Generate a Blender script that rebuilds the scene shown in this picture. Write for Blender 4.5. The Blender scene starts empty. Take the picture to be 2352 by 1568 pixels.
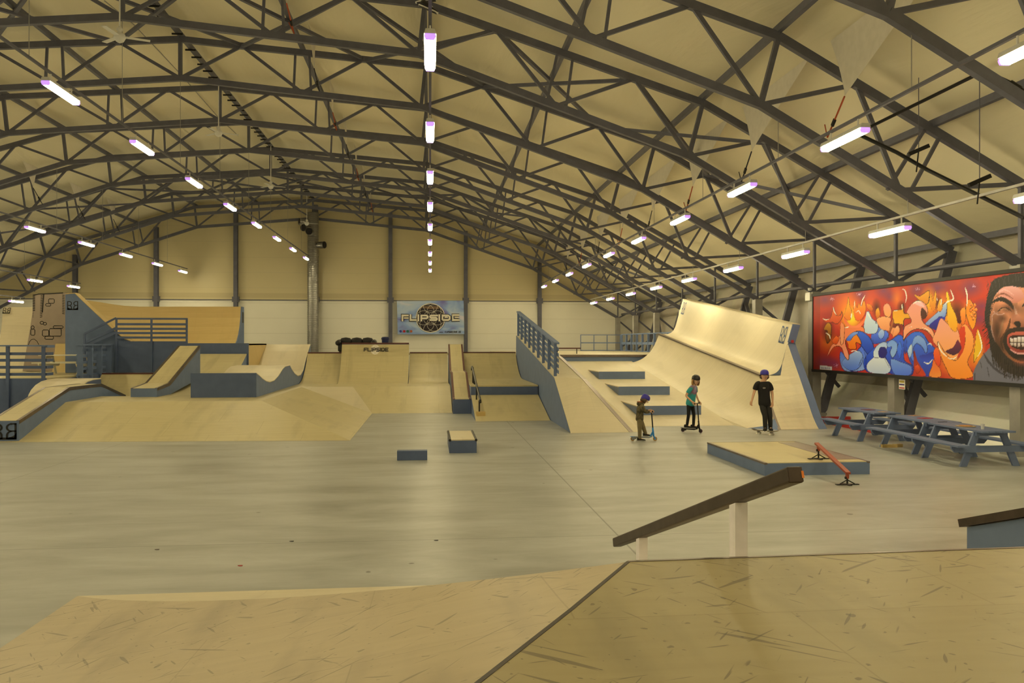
import bpy, bmesh, math, random
import numpy as np
from mathutils import Vector, Matrix
random.seed(7)
R = math.radians
sc = bpy.context.scene
COL = sc.collection
# ------------------------------------------------------------------ camera
F, CX, CY, HC = 1882.0, 1176.0, 784.0, 2.55          # focal length (px), image centre, eye height
TH, TILT = R(5.71), math.atan(2 / 1882.0)
cam_d = bpy.data.cameras.new('camera')
cam_d.sensor_width = 36.0; cam_d.sensor_fit = 'HORIZONTAL'
cam_d.lens = F / 2352.0 * 36.0; cam_d.clip_start = 0.05; cam_d.clip_end = 300
cam = bpy.data.objects.new('camera', cam_d); COL.objects.link(cam)
cam.location = (0, 0, HC); cam.rotation_euler = (R(90) + TILT, 0, -TH)
sc.camera = cam
# ------------------------------------------------------------------ world and exposure
w = bpy.data.worlds.new('hall_night'); sc.world = w; w.use_nodes = True
w.node_tree.nodes['Background'].inputs[0].default_value = (0.9, 0.75, 0.5, 1)
w.node_tree.nodes['Background'].inputs[1].default_value = 0.02
vs = sc.view_settings
sc.display_settings.display_device = 'sRGB'
vs.view_transform = 'Standard'; vs.look = 'None'; vs.gamma = 1.0; vs.use_curve_mapping = False
vs.exposure = 0.0
LAMP_STRENGTH = 72.0
LAMP_COLOR = (1.0, 0.845, 0.47)
# ------------------------------------------------------------------ measuring the photograph
def ray(u, v):
    a, b = (u - CX) / F, (CY - v) / F
    c, s = math.cos(TILT), math.sin(TILT)
    fy, fz = c - b * s, s + b * c
    return Vector((fy * math.sin(TH) + a * math.cos(TH), fy * math.cos(TH) - a * math.sin(TH), fz))
O = Vector((0, 0, HC))
def onZ(u, v, z=0.0):
    d = ray(u, v); return O + d * ((z - HC) / d.z)
def onY(u, v, y):
    d = ray(u, v); return O + d * (y / d.y)
def onX(u, v, x):
    d = ray(u, v); return O + d * (x / d.x)
def onP(u, v, p, n):
    d = ray(u, v); n = Vector(n); return O + d * ((Vector(p) - O).dot(n) / d.dot(n))
# ------------------------------------------------------------------ mesh collector
class MB:
    def __init__(s): s.v = []; s.f = []
    def add(s, vs_, fs):
        o = len(s.v); s.v += [Vector(p) for p in vs_]; s.f += [tuple(i + o for i in q) for q in fs]; return s
    def box(s, x0, x1, y0, y1, z0, z1):
        return s.add([(x0,y0,z0),(x1,y0,z0),(x1,y1,z0),(x0,y1,z0),(x0,y0,z1),(x1,y0,z1),(x1,y1,z1),(x0,y1,z1)],
                     [(0,3,2,1),(4,5,6,7),(0,1,5,4),(1,2,6,5),(2,3,7,6),(3,0,4,7)])
    def hexa(s, p):
        return s.add(p, [(0,3,2,1),(4,5,6,7),(0,1,5,4),(1,2,6,5),(2,3,7,6),(3,0,4,7)])
    def beam(s, a, b, w_, h_, up=(0,0,1)):
        a, b = Vector(a), Vector(b); t = (b - a).normalized(); up = Vector(up)
        if abs(t.dot(up)) > 0.98: up = Vector((0,1,0)) if abs(t.y) < 0.9 else Vector((1,0,0))
        r = t.cross(up).normalized(); u_ = r.cross(t).normalized()
        p = []
        for c in (a, b):
            for sx, sz in ((-1,-1),(1,-1),(1,1),(-1,1)): p.append(c + r * (sx*w_/2) + u_ * (sz*h_/2))
        return s.add(p, [(0,1,2,3),(7,6,5,4),(0,4,5,1),(1,5,6,2),(2,6,7,3),(3,7,4,0)])
    def path(s, pts, w_, h_, up=(0,0,1)):
        for a, b in zip(pts, pts[1:]): s.beam(a, b, w_, h_, up)
        return s
    def tube(s, a, b, r0, r1=None, n=10):
        return s.tubes([a, b], [r0, r0 if r1 is None else r1], n)
    def tubes(s, pts, rs, n=10, cap=True):
        pts = [Vector(p) for p in pts]; o = len(s.v)
        if not hasattr(rs, '__len__'): rs = [rs] * len(pts)
        ref = None
        for i, p in enumerate(pts):
            t = (pts[min(i+1, len(pts)-1)] - pts[max(i-1, 0)]).normalized()
            if ref is None: ref = Vector((0,0,1)) if abs(t.z) < 0.9 else Vector((1,0,0))
            r = (ref - t * ref.dot(t)).normalized(); q = t.cross(r); ref = r
            for k in range(n):
                an = 2 * math.pi * k / n
                s.v.append(p + r * (rs[i] * math.cos(an)) + q * (rs[i] * math.sin(an)))
        for i in range(len(pts) - 1):
            for k in range(n):
                a0, a1 = o + i*n + k, o + i*n + (k+1) % n
                s.f.append((a0, a1, a1 + n, a0 + n))
        if cap:
            s.f.append(tuple(o + k for k in range(n))[::-1]); s.f.append(tuple(o + (len(pts)-1)*n + k for k in range(n)))
        return s
    def poly(s, pts): return s.add(pts, [tuple(range(len(pts)))])
    def prism(s, pts, d):
        """closed polygon pushed along vector d"""
        d = Vector(d); n = len(pts); a = [Vector(p) for p in pts]; b = [p + d for p in a]
        f = [tuple(range(n))[::-1], tuple(range(n, 2*n))] + [(i, (i+1) % n, (i+1) % n + n, i + n) for i in range(n)]
        return s.add(a + b, f)
    def ruled(s, A, B):
        n = len(A); return s.add(list(A) + list(B), [(i, i+1, n+i+1, n+i) for i in range(n-1)])
    def slab(s, A, B, t=0.03):
        """strip between two polylines, thickened downwards"""
        n = len(A); D = Vector((0,0,-t))
        V = [Vector(p) for p in A] + [Vector(p) for p in B]; V2 = [p + D for p in V]
        f = [(i, i+1, n+i+1, n+i) for i in range(n-1)] + [(2*n+n+i, 2*n+n+i+1, 2*n+i+1, 2*n+i) for i in range(n-1)]
        ring = list(range(n)) + list(range(2*n-1, n-1, -1)); m = len(ring)
        f += [(ring[i], ring[i]+2*n, ring[(i+1) % m]+2*n, ring[(i+1) % m]) for i in range(m)]
        return s.add(V + V2, f)
    def lathe(s, prof, n=16, c=(0,0,0), sx=1.0, sy=1.0):
        c = Vector(c); o = len(s.v)
        for r, z in prof:
            for k in range(n):
                a = 2*math.pi*k/n; s.v.append(c + Vector((r*sx*math.cos(a), r*sy*math.sin(a), z)))
        for i in range(len(prof)-1):
            for k in range(n):
                a0, a1 = o+i*n+k, o+i*n+(k+1) % n; s.f.append((a0, a1, a1+n, a0+n))
        if prof[0][0] > 1e-4: s.f.append(tuple(o+k for k in range(n))[::-1])
        if prof[-1][0] > 1e-4: s.f.append(tuple(o+(len(prof)-1)*n+k for k in range(n)))
        return s
    def loft(s, rings, cap=True):
        o = len(s.v); n = len(rings[0])
        for r in rings: s.v += [Vector(p) for p in r]
        for i in range(len(rings)-1):
            for k in range(n):
                a0, a1 = o+i*n+k, o+i*n+(k+1) % n; s.f.append((a0, a1, a1+n, a0+n))
        if cap: s.f.append(tuple(o+k for k in range(n))[::-1]); s.f.append(tuple(o+(len(rings)-1)*n+k for k in range(n)))
        return s
    def xf(s, M): s.v = [M @ p for p in s.v]; return s
    def build(s, name, m, parent=None, smooth=False, bevel=0.0, fix=True):
        me = bpy.data.meshes.new(name)
        off = WLOC.get(parent.name, Vector()) if parent is not None else Vector()
        me.from_pydata([tuple(p - off) for p in s.v], [], s.f)
        if fix:
            bm = bmesh.new(); bm.from_mesh(me)
            bmesh.ops.recalc_face_normals(bm, faces=bm.faces); bm.to_mesh(me); bm.free()
        me.materials.append(m)
        if smooth: me.polygons.foreach_set('use_smooth', [True] * len(me.polygons))
        o = bpy.data.objects.new(name, me); COL.objects.link(o)
        if parent is not None:
            o.parent = parent; WLOC[o.name] = off.copy()
        if bevel:
            b = o.modifiers.new('edge', 'BEVEL'); b.width = bevel; b.segments = 2; b.limit_method = 'ANGLE'; b.angle_limit = R(40)
        return o
WLOC = {}
def tag(o, label, cat, group=None, kind=None):
    o['label'] = label; o['category'] = cat
    if group: o['group'] = group
    if kind: o['kind'] = kind
    return o
def thing(name, label, cat, loc=(0,0,0), group=None):
    o = bpy.data.objects.new(name, None); COL.objects.link(o); o.empty_display_size = 0.2
    o.location = loc; WLOC[o.name] = Vector(loc); return tag(o, label, cat, group)
def struct(o): o['kind'] = 'structure'; return o
def kids(o): return [c for c in list(o.children)]
def copy_tree(o, parent=None):
    c = o.copy(); COL.objects.link(c)
    if parent is not None: c.parent = parent
    WLOC[c.name] = WLOC.get(o.name, Vector()).copy()
    for ch in kids(o): copy_tree(ch, c)
    return c
def dup(o, label, loc, rz=None, group=None):
    c = copy_tree(o); c.location = loc; c['label'] = label
    if rz is not None: c.rotation_euler = (0, 0, rz)
    if group: c['group'] = group
    return c
# ------------------------------------------------------------------ materials
MAT = {}
def nt(name):
    m = bpy.data.materials.new(name); m.use_nodes = True
    t = m.node_tree; MAT[name] = m
    return m, t, t.nodes['Principled BSDF'], t.nodes.new, t.links.new
def plain(name, col, rough=0.6, metal=0.0, var=0.12, scale=6.0, bump=0.0, spec=0.4):
    m, t, b, N, L = nt(name)
    tc = N('ShaderNodeTexCoord'); no = N('ShaderNodeTexNoise'); no.inputs['Scale'].default_value = scale; no.inputs['Detail'].default_value = 4
    L(tc.outputs['Object'], no.inputs['Vector'])
    mx = N('ShaderNodeMix'); mx.data_type = 'RGBA'
    mx.inputs['A'].default_value = (*[c * (1 - var) for c in col], 1); mx.inputs['B'].default_value = (*[min(1, c * (1 + var)) for c in col], 1)
    L(no.outputs['Fac'], mx.inputs['Factor']); L(mx.outputs['Result'], b.inputs['Base Color'])
    b.inputs['Roughness'].default_value = rough; b.inputs['Metallic'].default_value = metal
    b.inputs['Specular IOR Level'].default_value = spec
    if bump:
        bp = N('ShaderNodeBump'); bp.inputs['Strength'].default_value = bump; bp.inputs['Distance'].default_value = 0.02
        L(no.outputs['Fac'], bp.inputs['Height']); L(bp.outputs['Normal'], b.inputs['Normal'])
    return m
def glow(name, col, s):
    m, t, b, N, L = nt(name)
    b.inputs['Base Color'].default_value = (0.8, 0.8, 0.8, 1)
    b.inputs['Emission Color'].default_value = (*col, 1); b.inputs['Emission Strength'].default_value = s
    return m
def math_n(t, op, a, b=None):
    n = t.nodes.new('ShaderNodeMath'); n.operation = op
    for i, x in enumerate((a, b)):
        if x is None: continue
        if hasattr(x, 'is_linked') or hasattr(x, 'links'): t.links.new(x, n.inputs[i])
        else: n.inputs[i].default_value = x
    return n.outputs[0]
def wood(name, a, c, seam=0.35, scuff=0.35, marks=0.0, rough=0.42, bw=2.44, bh=1.22):
    """birch plywood sheets: grain, sheet to sheet tone, joints, wheel scuffs"""
    m, t, b, N, L = nt(name)
    tc = N('ShaderNodeTexCoord'); sp = N('ShaderNodeSeparateXYZ'); L(tc.outputs['Object'], sp.inputs[0])
    yz = math_n(t, 'ADD', sp.outputs['Y'], math_n(t, 'MULTIPLY', sp.outputs['Z'], 1.0))
    cb = N('ShaderNodeCombineXYZ'); L(sp.outputs['X'], cb.inputs[0]); L(yz, cb.inputs[1])
    br = N('ShaderNodeTexBrick'); L(cb.outputs[0], br.inputs['Vector'])
    br.inputs['Scale'].default_value = 1.0; br.inputs['Brick Width'].default_value = bw; br.inputs['Row Height'].default_value = bh
    br.inputs['Mortar Size'].default_value = 0.006; br.inputs['Mortar Smooth'].default_value = 0.3
    br.inputs['Color1'].default_value = (0.30,)*3 + (1,); br.inputs['Color2'].default_value = (0.70,)*3 + (1,); br.inputs['Mortar'].default_value = (0.5,)*3 + (1,)
    mp = N('ShaderNodeMapping'); mp.inputs['Scale'].default_value = (0.7, 7.0, 7.0); L(cb.outputs[0], mp.inputs['Vector'])
    gr = N('ShaderNodeTexNoise'); gr.inputs['Scale'].default_value = 1.6; gr.inputs['Detail'].default_value = 6; gr.inputs['Distortion'].default_value = 0.6; L(mp.outputs[0], gr.inputs['Vector'])
    fa = math_n(t, 'ADD', math_n(t, 'MULTIPLY', gr.outputs['Fac'], 0.6), math_n(t, 'MULTIPLY', br.outputs['Color'], 0.45))
    mx = N('ShaderNodeMix'); mx.data_type = 'RGBA'; mx.inputs['A'].default_value = (*a, 1); mx.inputs['B'].default_value = (*c, 1); L(fa, mx.inputs['Factor'])
    # scuffs
    m2 = N('ShaderNodeMapping'); m2.inputs['Scale'].default_value = (2.2, 0.5, 0.5); m2.inputs['Rotation'].default_value = (0, 0, 0.25); L(tc.outputs['Object'], m2.inputs['Vector'])
    s1 = N('ShaderNodeTexNoise'); s1.inputs['Scale'].default_value = 1.1; s1.inputs['Detail'].default_value = 5; L(m2.outputs[0], s1.inputs['Vector'])
    rp = N('ShaderNodeValToRGB'); rp.color_ramp.elements[0].position = 0.52; rp.color_ramp.elements[1].position = 0.75; L(s1.outputs['Fac'], rp.inputs[0])
    sf = math_n(t, 'MULTIPLY', rp.outputs[0], scuff)
    m3 = N('ShaderNodeMix'); m3.data_type = 'RGBA'; L(sf, m3.inputs['Factor']); L(mx.outputs['Result'], m3.inputs['A']); m3.inputs['B'].default_value = (a[0]*0.55, a[1]*0.56, a[2]*0.62, 1)
    out = m3.outputs['Result']
    sm = math_n(t, 'MULTIPLY', br.outputs['Fac'], seam)
    m4 = N('ShaderNodeMix'); m4.data_type = 'RGBA'; L(sm, m4.inputs['Factor']); L(out, m4.inputs['A']); m4.inputs['B'].default_value = (a[0]*0.45, a[1]*0.42, a[2]*0.4, 1); out = m4.outputs['Result']
    if marks:
        for k, (rot, sx, sy, th, wr_) in enumerate(((0.6, 26, 2.2, 0.70, .03), (-0.5, 24, 2.0, 0.70, .03), (1.35, 30, 2.6, 0.705, .03), (0.95, 18, 1.2, 0.70, .02), (-0.9, 17, 1.0, 0.705, .02), (0.2, 13, 9, 0.735, .02), (-1.0, 26, 16, 0.72, .02))):
            mr = N('ShaderNodeMapping'); mr.inputs['Rotation'].default_value = (0, 0, rot); L(tc.outputs['Object'], mr.inputs['Vector'])
            ms = N('ShaderNodeMapping'); ms.inputs['Scale'].default_value = (sx, sy, 1); ms.inputs['Location'].default_value = (k*3.1, k*1.7, k*2.3); L(mr.outputs[0], ms.inputs['Vector'])
            q = N('ShaderNodeTexNoise'); q.inputs['Scale'].default_value = 1.0; q.inputs['Detail'].default_value = 1.5; q.inputs['Distortion'].default_value = 0.25; L(ms.outputs[0], q.inputs['Vector'])
            rr = N('ShaderNodeValToRGB'); rr.color_ramp.elements[0].position = th; rr.color_ramp.elements[1].position = th + wr_; L(q.outputs['Fac'], rr.inputs[0])
            m5 = N('ShaderNodeMix'); m5.data_type = 'RGBA'; L(math_n(t, 'MULTIPLY', rr.outputs[0], marks), m5.inputs['Factor']); L(out, m5.inputs['A']); m5.inputs['B'].default_value = (0.07, 0.06, 0.05, 1); out = m5.outputs['Result']
    L(out, b.inputs['Base Color'])
    b.inputs['Roughness'].default_value = rough; b.inputs['Specular IOR Level'].default_value = 0.35
    return m
W_RAMP = wood('plywood_ramp', (0.44, 0.375, 0.215), (0.61, 0.54, 0.325))
W_PALE = wood('plywood_pale', (0.53, 0.47, 0.34), (0.68, 0.61, 0.455), seam=0.18, scuff=0.22)
W_YEL = wood('plywood_yellow', (0.52, 0.385, 0.165), (0.68, 0.52, 0.25), seam=0.15, scuff=0.15)
W_FRONT = wood('plywood_worn', (0.40, 0.335, 0.235), (0.56, 0.48, 0.345), seam=0.28, scuff=0.45, marks=0.45)
W_DECK = wood('plywood_worn_deck', (0.27, 0.225, 0.125), (0.37, 0.315, 0.18), seam=0.28, scuff=0.40, marks=0.6)
BLUE = plain('blue_grey_paint', (0.13, 0.185, 0.34), 0.55, var=0.2, scale=3.0)
BLUE_D = plain('dark_blue_paint', (0.085, 0.122, 0.245), 0.55, var=0.2, scale=3.0)
TABLE = plain('table_blue_paint', (0.13, 0.175, 0.32), 0.5, var=0.15, scale=4.0)
STEEL = plain('galvanised_steel', (0.125, 0.128, 0.175), 0.5, 0.25, var=0.25, scale=4.0)
STEEL_L = plain('pale_steel', (0.36, 0.35, 0.34), 0.45, 0.4, var=0.2, scale=4.0)
COPING = plain('coping_steel', (0.17, 0.14, 0.13), 0.32, 0.8, var=0.3, scale=9)
PLATE = plain('threshold_steel', (0.33, 0.29, 0.28), 0.4, 0.8, var=0.2, scale=5)
REDCOP = plain('red_oxide_edge', (0.10, 0.035, 0.03), 0.45, 0.2)
BLACK = plain('black_paint', (0.012, 0.011, 0.014), 0.5)
BLACKM = plain('black_metal', (0.02, 0.02, 0.022), 0.4, 0.5)
WHITE = plain('white_paint', (0.75, 0.74, 0.72), 0.5, var=0.06)
WHITE_P = plain('white_post_paint', (0.78, 0.76, 0.86), 0.55, var=0.15, scale=7)
CREAM = plain('cream_ink', (0.85, 0.80, 0.70), 0.5, var=0.04)
RED = plain('red_oxide_paint', (0.33, 0.065, 0.035), 0.4, var=0.25, scale=9)
RED_P = plain('red_paint', (0.42, 0.03, 0.03), 0.45)
RUST = plain('rusty_steel', (0.068, 0.05, 0.042), 0.45, 0.55, var=0.5, scale=7)
ORANGE = plain('orange_sticker', (0.75, 0.22, 0.03), 0.5)
RAWWOOD = plain('raw_timber', (0.55, 0.40, 0.16), 0.6, var=0.2, scale=8)
WHITEWOOD = plain('cream_timber', (0.66, 0.63, 0.52), 0.5, var=0.1)
STONE = plain('stone_paint', (0.33, 0.27, 0.235), 0.8, var=0.12, scale=2)
LAMPBODY = plain('lamp_housing', (0.55, 0.55, 0.55), 0.5)
TUBE = glow('lamp_diffuser', LAMP_COLOR, LAMP_STRENGTH)
RIM = glow('lamp_fringe_glow', (0.42, 0.12, 1.0), 1.1)  # violet glow on the end caps stands in for the lens colour fringe
FABRIC = plain('membrane_flap', (0.66, 0.62, 0.55), 0.6)
STRAP = plain('black_strap', (0.02, 0.02, 0.03), 0.6)
STRAP_O = plain('orange_strap', (0.40, 0.07, 0.02), 0.6)
PVC = plain('white_plastic', (0.72, 0.72, 0.70), 0.4, var=0.04)
# membrane of the roof and walls
def membrane(name, col, wr=0.6, sc_=0.5):
    m, t, b, N, L = nt(name)
    tc = N('ShaderNodeTexCoord')
    mp = N('ShaderNodeMapping'); mp.inputs['Scale'].default_value = (1.0, 0.28, 0.8); L(tc.outputs['Object'], mp.inputs['Vector'])
    n1 = N('ShaderNodeTexNoise'); n1.inputs['Scale'].default_value = sc_; n1.inputs['Detail'].default_value = 5; n1.inputs['Distortion'].default_value = 0.8; L(mp.outputs[0], n1.inputs['Vector'])
    mx = N('ShaderNodeMix'); mx.data_type = 'RGBA'; mx.inputs['A'].default_value = (*[c*0.86 for c in col], 1); mx.inputs['B'].default_value = (*[min(1, c*1.08) for c in col], 1)
    L(n1.outputs['Fac'], mx.inputs['Factor']); L(mx.outputs['Result'], b.inputs['Base Color'])
    bp = N('ShaderNodeBump'); bp.inputs['Strength'].default_value = wr; bp.inputs['Distance'].default_value = 0.25; L(n1.outputs['Fac'], bp.inputs['Height']); L(bp.outputs['Normal'], b.inputs['Normal'])
    b.inputs['Roughness'].default_value = 0.5
    return m
MEMB = membrane('roof_membrane', (0.80, 0.74, 0.56))
MEMB_W = membrane('wall_membrane', (0.74, 0.72, 0.66), 0.45, 0.7)
def skirt():
    m, t, b, N, L = nt('side_lining'); tc = N('ShaderNodeTexCoord'); sp = N('ShaderNodeSeparateXYZ'); L(tc.outputs['Object'], sp.inputs[0])
    n = N('ShaderNodeTexNoise'); n.inputs['Scale'].default_value = .8; n.inputs['Detail'].default_value = 5; L(tc.outputs['Object'], n.inputs['Vector'])
    lo = math_n(t, 'LESS_THAN', sp.outputs['Z'], 1.16)
    mx = N('ShaderNodeMix'); mx.data_type = 'RGBA'; mx.inputs['A'].default_value = (.50, .47, .40, 1); mx.inputs['B'].default_value = (.95, .94, .90, 1); L(lo, mx.inputs['Factor'])  # mural board's shade painted into the upper lining; white skirt below
    m2 = N('ShaderNodeMix'); m2.data_type = 'RGBA'; m2.blend_type = 'MULTIPLY'; m2.inputs['Factor'].default_value = .18; L(mx.outputs['Result'], m2.inputs['A']); L(n.outputs['Color'], m2.inputs['B'])
    L(m2.outputs['Result'], b.inputs['Base Color']); b.inputs['Roughness'].default_value = .35
    bp = N('ShaderNodeBump'); bp.inputs['Strength'].default_value = .4; bp.inputs['Distance'].default_value = .2; L(n.outputs['Fac'], bp.inputs['Height']); L(bp.outputs['Normal'], b.inputs['Normal']); return m
MEMB_W = skirt()
# back wall: lining with faint horizontal joints
def gable():
    m, t, b, N, L = nt('gable_lining')
    tc = N('ShaderNodeTexCoord'); sp = N('ShaderNodeSeparateXYZ'); L(tc.outputs['Object'], sp.inputs[0])
    z = sp.outputs['Z']
    fr = math_n(t, 'FRACT', math_n(t, 'DIVIDE', z, 1.05))
    li = math_n(t, 'LESS_THAN', fr, 0.035)
    no = N('ShaderNodeTexNoise'); no.inputs['Scale'].default_value = 0.8; no.inputs['Detail'].default_value = 5; L(tc.outputs['Object'], no.inputs['Vector'])
    up = math_n(t, 'GREATER_THAN', z, 5.45)
    mx = N('ShaderNodeMix'); mx.data_type = 'RGBA'; mx.inputs['A'].default_value = (0.90, 0.88, 0.80, 1); mx.inputs['B'].default_value = (0.64, 0.56, 0.35, 1); L(up, mx.inputs['Factor'])
    band = math_n(t, 'MULTIPLY', math_n(t, 'GREATER_THAN', z, 5.62), math_n(t, 'LESS_THAN', z, 5.95))
    m2 = N('ShaderNodeMix'); m2.data_type = 'RGBA'; L(math_n(t, 'MULTIPLY', band, 0.55), m2.inputs['Factor']); L(mx.outputs['Result'], m2.inputs['A']); m2.inputs['B'].default_value = (0.48, 0.40, 0.24, 1)
    m3 = N('ShaderNodeMix'); m3.data_type = 'RGBA'; L(math_n(t, 'ADD', math_n(t, 'MULTIPLY', li, 0.22), math_n(t, 'MULTIPLY', no.outputs['Fac'], 0.12)), m3.inputs['Factor'])
    L(m2.outputs['Result'], m3.inputs['A']); m3.inputs['B'].default_value = (0.42, 0.38, 0.30, 1)
    L(m3.outputs['Result'], b.inputs['Base Color']); b.inputs['Roughness'].default_value = 0.45
    return m
GABLE = gable()
def concrete():
    m, t, b, N, L = nt('polished_concrete')
    tc = N('ShaderNodeTexCoord'); sp = N('ShaderNodeSeparateXYZ'); L(tc.outputs['Object'], sp.inputs[0])
    mp = N('ShaderNodeMapping'); mp.inputs['Scale'].default_value = (0.45, 1.5, 1); L(tc.outputs['Object'], mp.inputs['Vector'])
    n1 = N('ShaderNodeTexNoise'); n1.inputs['Scale'].default_value = 0.9; n1.inputs['Detail'].default_value = 8; n1.inputs['Roughness'].default_value = 0.66; n1.inputs['Distortion'].default_value = 0.35; L(mp.outputs[0], n1.inputs['Vector'])
    rp = N('ShaderNodeValToRGB'); e = rp.color_ramp.elements
    e[0].position = 0.28; e[0].color = (0.26, 0.262, 0.25, 1); e[1].position = 0.68; e[1].color = (0.44, 0.455, 0.455, 1)
    L(n1.outputs['Fac'], rp.inputs[0])
    n2 = N('ShaderNodeTexNoise'); n2.inputs['Scale'].default_value = 0.16; n2.inputs['Detail'].default_value = 3; L(tc.outputs['Object'], n2.inputs['Vector'])
    mx = N('ShaderNodeMix'); mx.data_type = 'RGBA'; mx.blend_type = 'MULTIPLY'; mx.inputs['Factor'].default_value = 0.5; L(rp.outputs[0], mx.inputs['A']); L(n2.outputs['Color'], mx.inputs['B'])
    mx.inputs['Factor'].default_value = 0.0
    def line(co, at, wd):
        return math_n(t, 'LESS_THAN', math_n(t, 'ABSOLUTE', math_n(t, 'SUBTRACT', co, at)), wd)
    j = line(sp.outputs['X'], 2.47, 0.012)
    for o_, at in ((sp.outputs['X'], -7.75), (sp.outputs['Y'], 10.65), (sp.outputs['X'], 12.7)):
        j = math_n(t, 'MAXIMUM', j, line(o_, at, 0.008))
    m3 = N('ShaderNodeMix'); m3.data_type = 'RGBA'; L(math_n(t, 'MULTIPLY', j, 0.6), m3.inputs['Factor']); L(mx.outputs['Result'], m3.inputs['A']); m3.inputs['B'].default_value = (0.09, 0.085, 0.08, 1)
    # small dark spots
    n4 = N('ShaderNodeTexNoise'); n4.inputs['Scale'].default_value = 3.3; n4.inputs['Detail'].default_value = 1; L(tc.outputs['Object'], n4.inputs['Vector'])
    r4 = N('ShaderNodeValToRGB'); r4.color_ramp.elements[0].position = 0.78; r4.color_ramp.elements[1].position = 0.80; L(n4.outputs['Fac'], r4.inputs[0])
    m4 = N('ShaderNodeMix'); m4.data_type = 'RGBA'; L(math_n(t, 'MULTIPLY', r4.outputs[0], 0.6), m4.inputs['Factor']); L(m3.outputs['Result'], m4.inputs['A']); m4.inputs['B'].default_value = (0.05, 0.035, 0.03, 1)
    L(m4.outputs['Result'], b.inputs['Base Color'])
    ro = math_n(t, 'ADD', math_n(t, 'MULTIPLY', n1.outputs['Fac'], 0.10), 0.30); L(ro, b.inputs['Roughness']); b.inputs['Specular IOR Level'].default_value = 0.19
    return m
CONC = concrete()
# ------------------------------------------------------------------ the hall
RX = -8.0                                             # ridge line
Y_BACK, Y_FRONT = 57.95, -9.0
FRAMES = [57.3 - 5 * k for k in range(10)]
LOW = [(0, 11.05), (7.7, 10.35), (15.2, 7.75), (21.3, 4.3)]
UPP = [(0, 12.3), (7.85, 11.7), (15.6, 9.25), (23.0, 5.2)]
def at(poly, x):
    ax = abs(x)
    for (x0, z0), (x1, z1) in zip(poly, poly[1:]):
        if ax <= x1 + 1e-6: return z0 + (z1 - z0) * (ax - x0) / (x1 - x0)
    return poly[-1][1]
mb = MB(); mb.box(-33, 17, Y_FRONT, Y_BACK + .3, -0.2, 0)
struct(mb.build('floor', CONC))
# roof membrane, sagging a little between frames and purlins
CEIL = [(0, 12.66), (7.95, 12.06), (15.75, 9.6), (23.25, 5.45)]
xs = []
for a, b in zip([-23.25, -15.75, -7.95, 0, 7.95, 15.75], [-15.75, -7.95, 0, 7.95, 15.75, 23.25]):
    xs += [a + (b - a) * i / 8 for i in range(8)]
xs.append(23.25)
ys = [Y_FRONT + (Y_BACK + .2 - Y_FRONT) * j / 54 for j in range(55)]
mb = MB(); n = len(xs)
for j, y in enumerate(ys):
    for i, x in enumerate(xs):
        s_ = 0.05 * (1 + math.cos(2 * math.pi * (y - 57.3) / 5)) * 0.5 + 0.03 * math.sin(x * 1.63) * math.sin(y * 0.9)
        mb.v.append(Vector((RX + x, y, at(CEIL, x) + s_)))
for j in range(len(ys) - 1):
    for i in range(n - 1): mb.f.append((j*n+i, j*n+i+1, (j+1)*n+i+1, (j+1)*n+i))
struct(mb.build('ceiling', MEMB, smooth=True))
for side, nm in ((1, 'wall_right'), (-1, 'wall_left')):
    prof = [(23.3, 5.5), (22.95, 4.0), (22.7, 2.4), (22.52, 1.45), (22.46, 1.16), (21.66, .12), (21.55, 0.0)]
    mb = MB(); yy = [Y_FRONT + (Y_BACK + .2 - Y_FRONT) * j / 54 for j in range(55)]
    for y in yy:
        for k, (x, z) in enumerate(prof):
            mb.v.append(Vector((RX + side * (x + 0.05 * math.sin(y * 1.26) * (1 if 0 < k < 4 else 0)), y, z)))
    m_ = len(prof)
    for j in range(len(yy) - 1):
        for k in range(m_ - 1): mb.f.append((j*m_+k, j*m_+k+1, (j+1)*m_+k+1, (j+1)*m_+k))
    struct(mb.build(nm, MEMB_W, smooth=False))
outl = [(RX - 22.1, 0), (RX + 22.1, 0), (RX + 23.3, 5.5)] + [(RX + x, at(CEIL, x) + .1) for x in (15.75, 7.95, 0, -7.95, -15.75)] + [(RX - 23.3, 5.5)]
mb = MB(); mb.prism([(x, Y_BACK, z) for x, z in outl], (0, 0.2, 0)); struct(mb.build('wall_back', GABLE))
mb = MB(); mb.prism([(x, Y_FRONT - .2, z) for x, z in outl], (0, 0.2, 0)); struct(mb.build('wall_front', GABLE))
mb = MB(); mb.box(RX - 22.6, RX + 22.6, Y_BACK - .05, Y_BACK, 5.44, 5.50); struct(mb.build('trim_1', STEEL))
# gable posts
names = ['far left, rising behind the painted tower', 'behind the railing of the blue platform', 'behind the right end of the yellow wall ride',
         'directly behind the spiral air duct', 'just left of the hanging blue banner', 'just right of the hanging blue banner', 'right of the slatted guard fence']
for k, off in enumerate((-15.75, -10.5, -5.25, 0, 5.25, 10.5, 15.75)):
    x = RX + off + (0.15 if k == 3 else 0); zt = at(LOW, off) + 1.0
    t = thing('gable_post', 'grey steel post against the back wall, ' + names[k], 'post', (x, 57.72, 0), 'posts along the back wall')
    mb = MB(); mb.box(x - .13, x + .13, 57.60, 57.63, 0, zt); mb.box(x - .13, x + .13, 57.87, 57.9, 0, zt); mb.box(x - .02, x + .02, 57.63, 57.87, 0, zt)
    mb.build('post_beam', STEEL, t)
    mb = MB(); mb.box(x - .22, x + .22, 57.62, 57.88, 5.32, 5.68); mb.build('bracket', STEEL, t)

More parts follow.
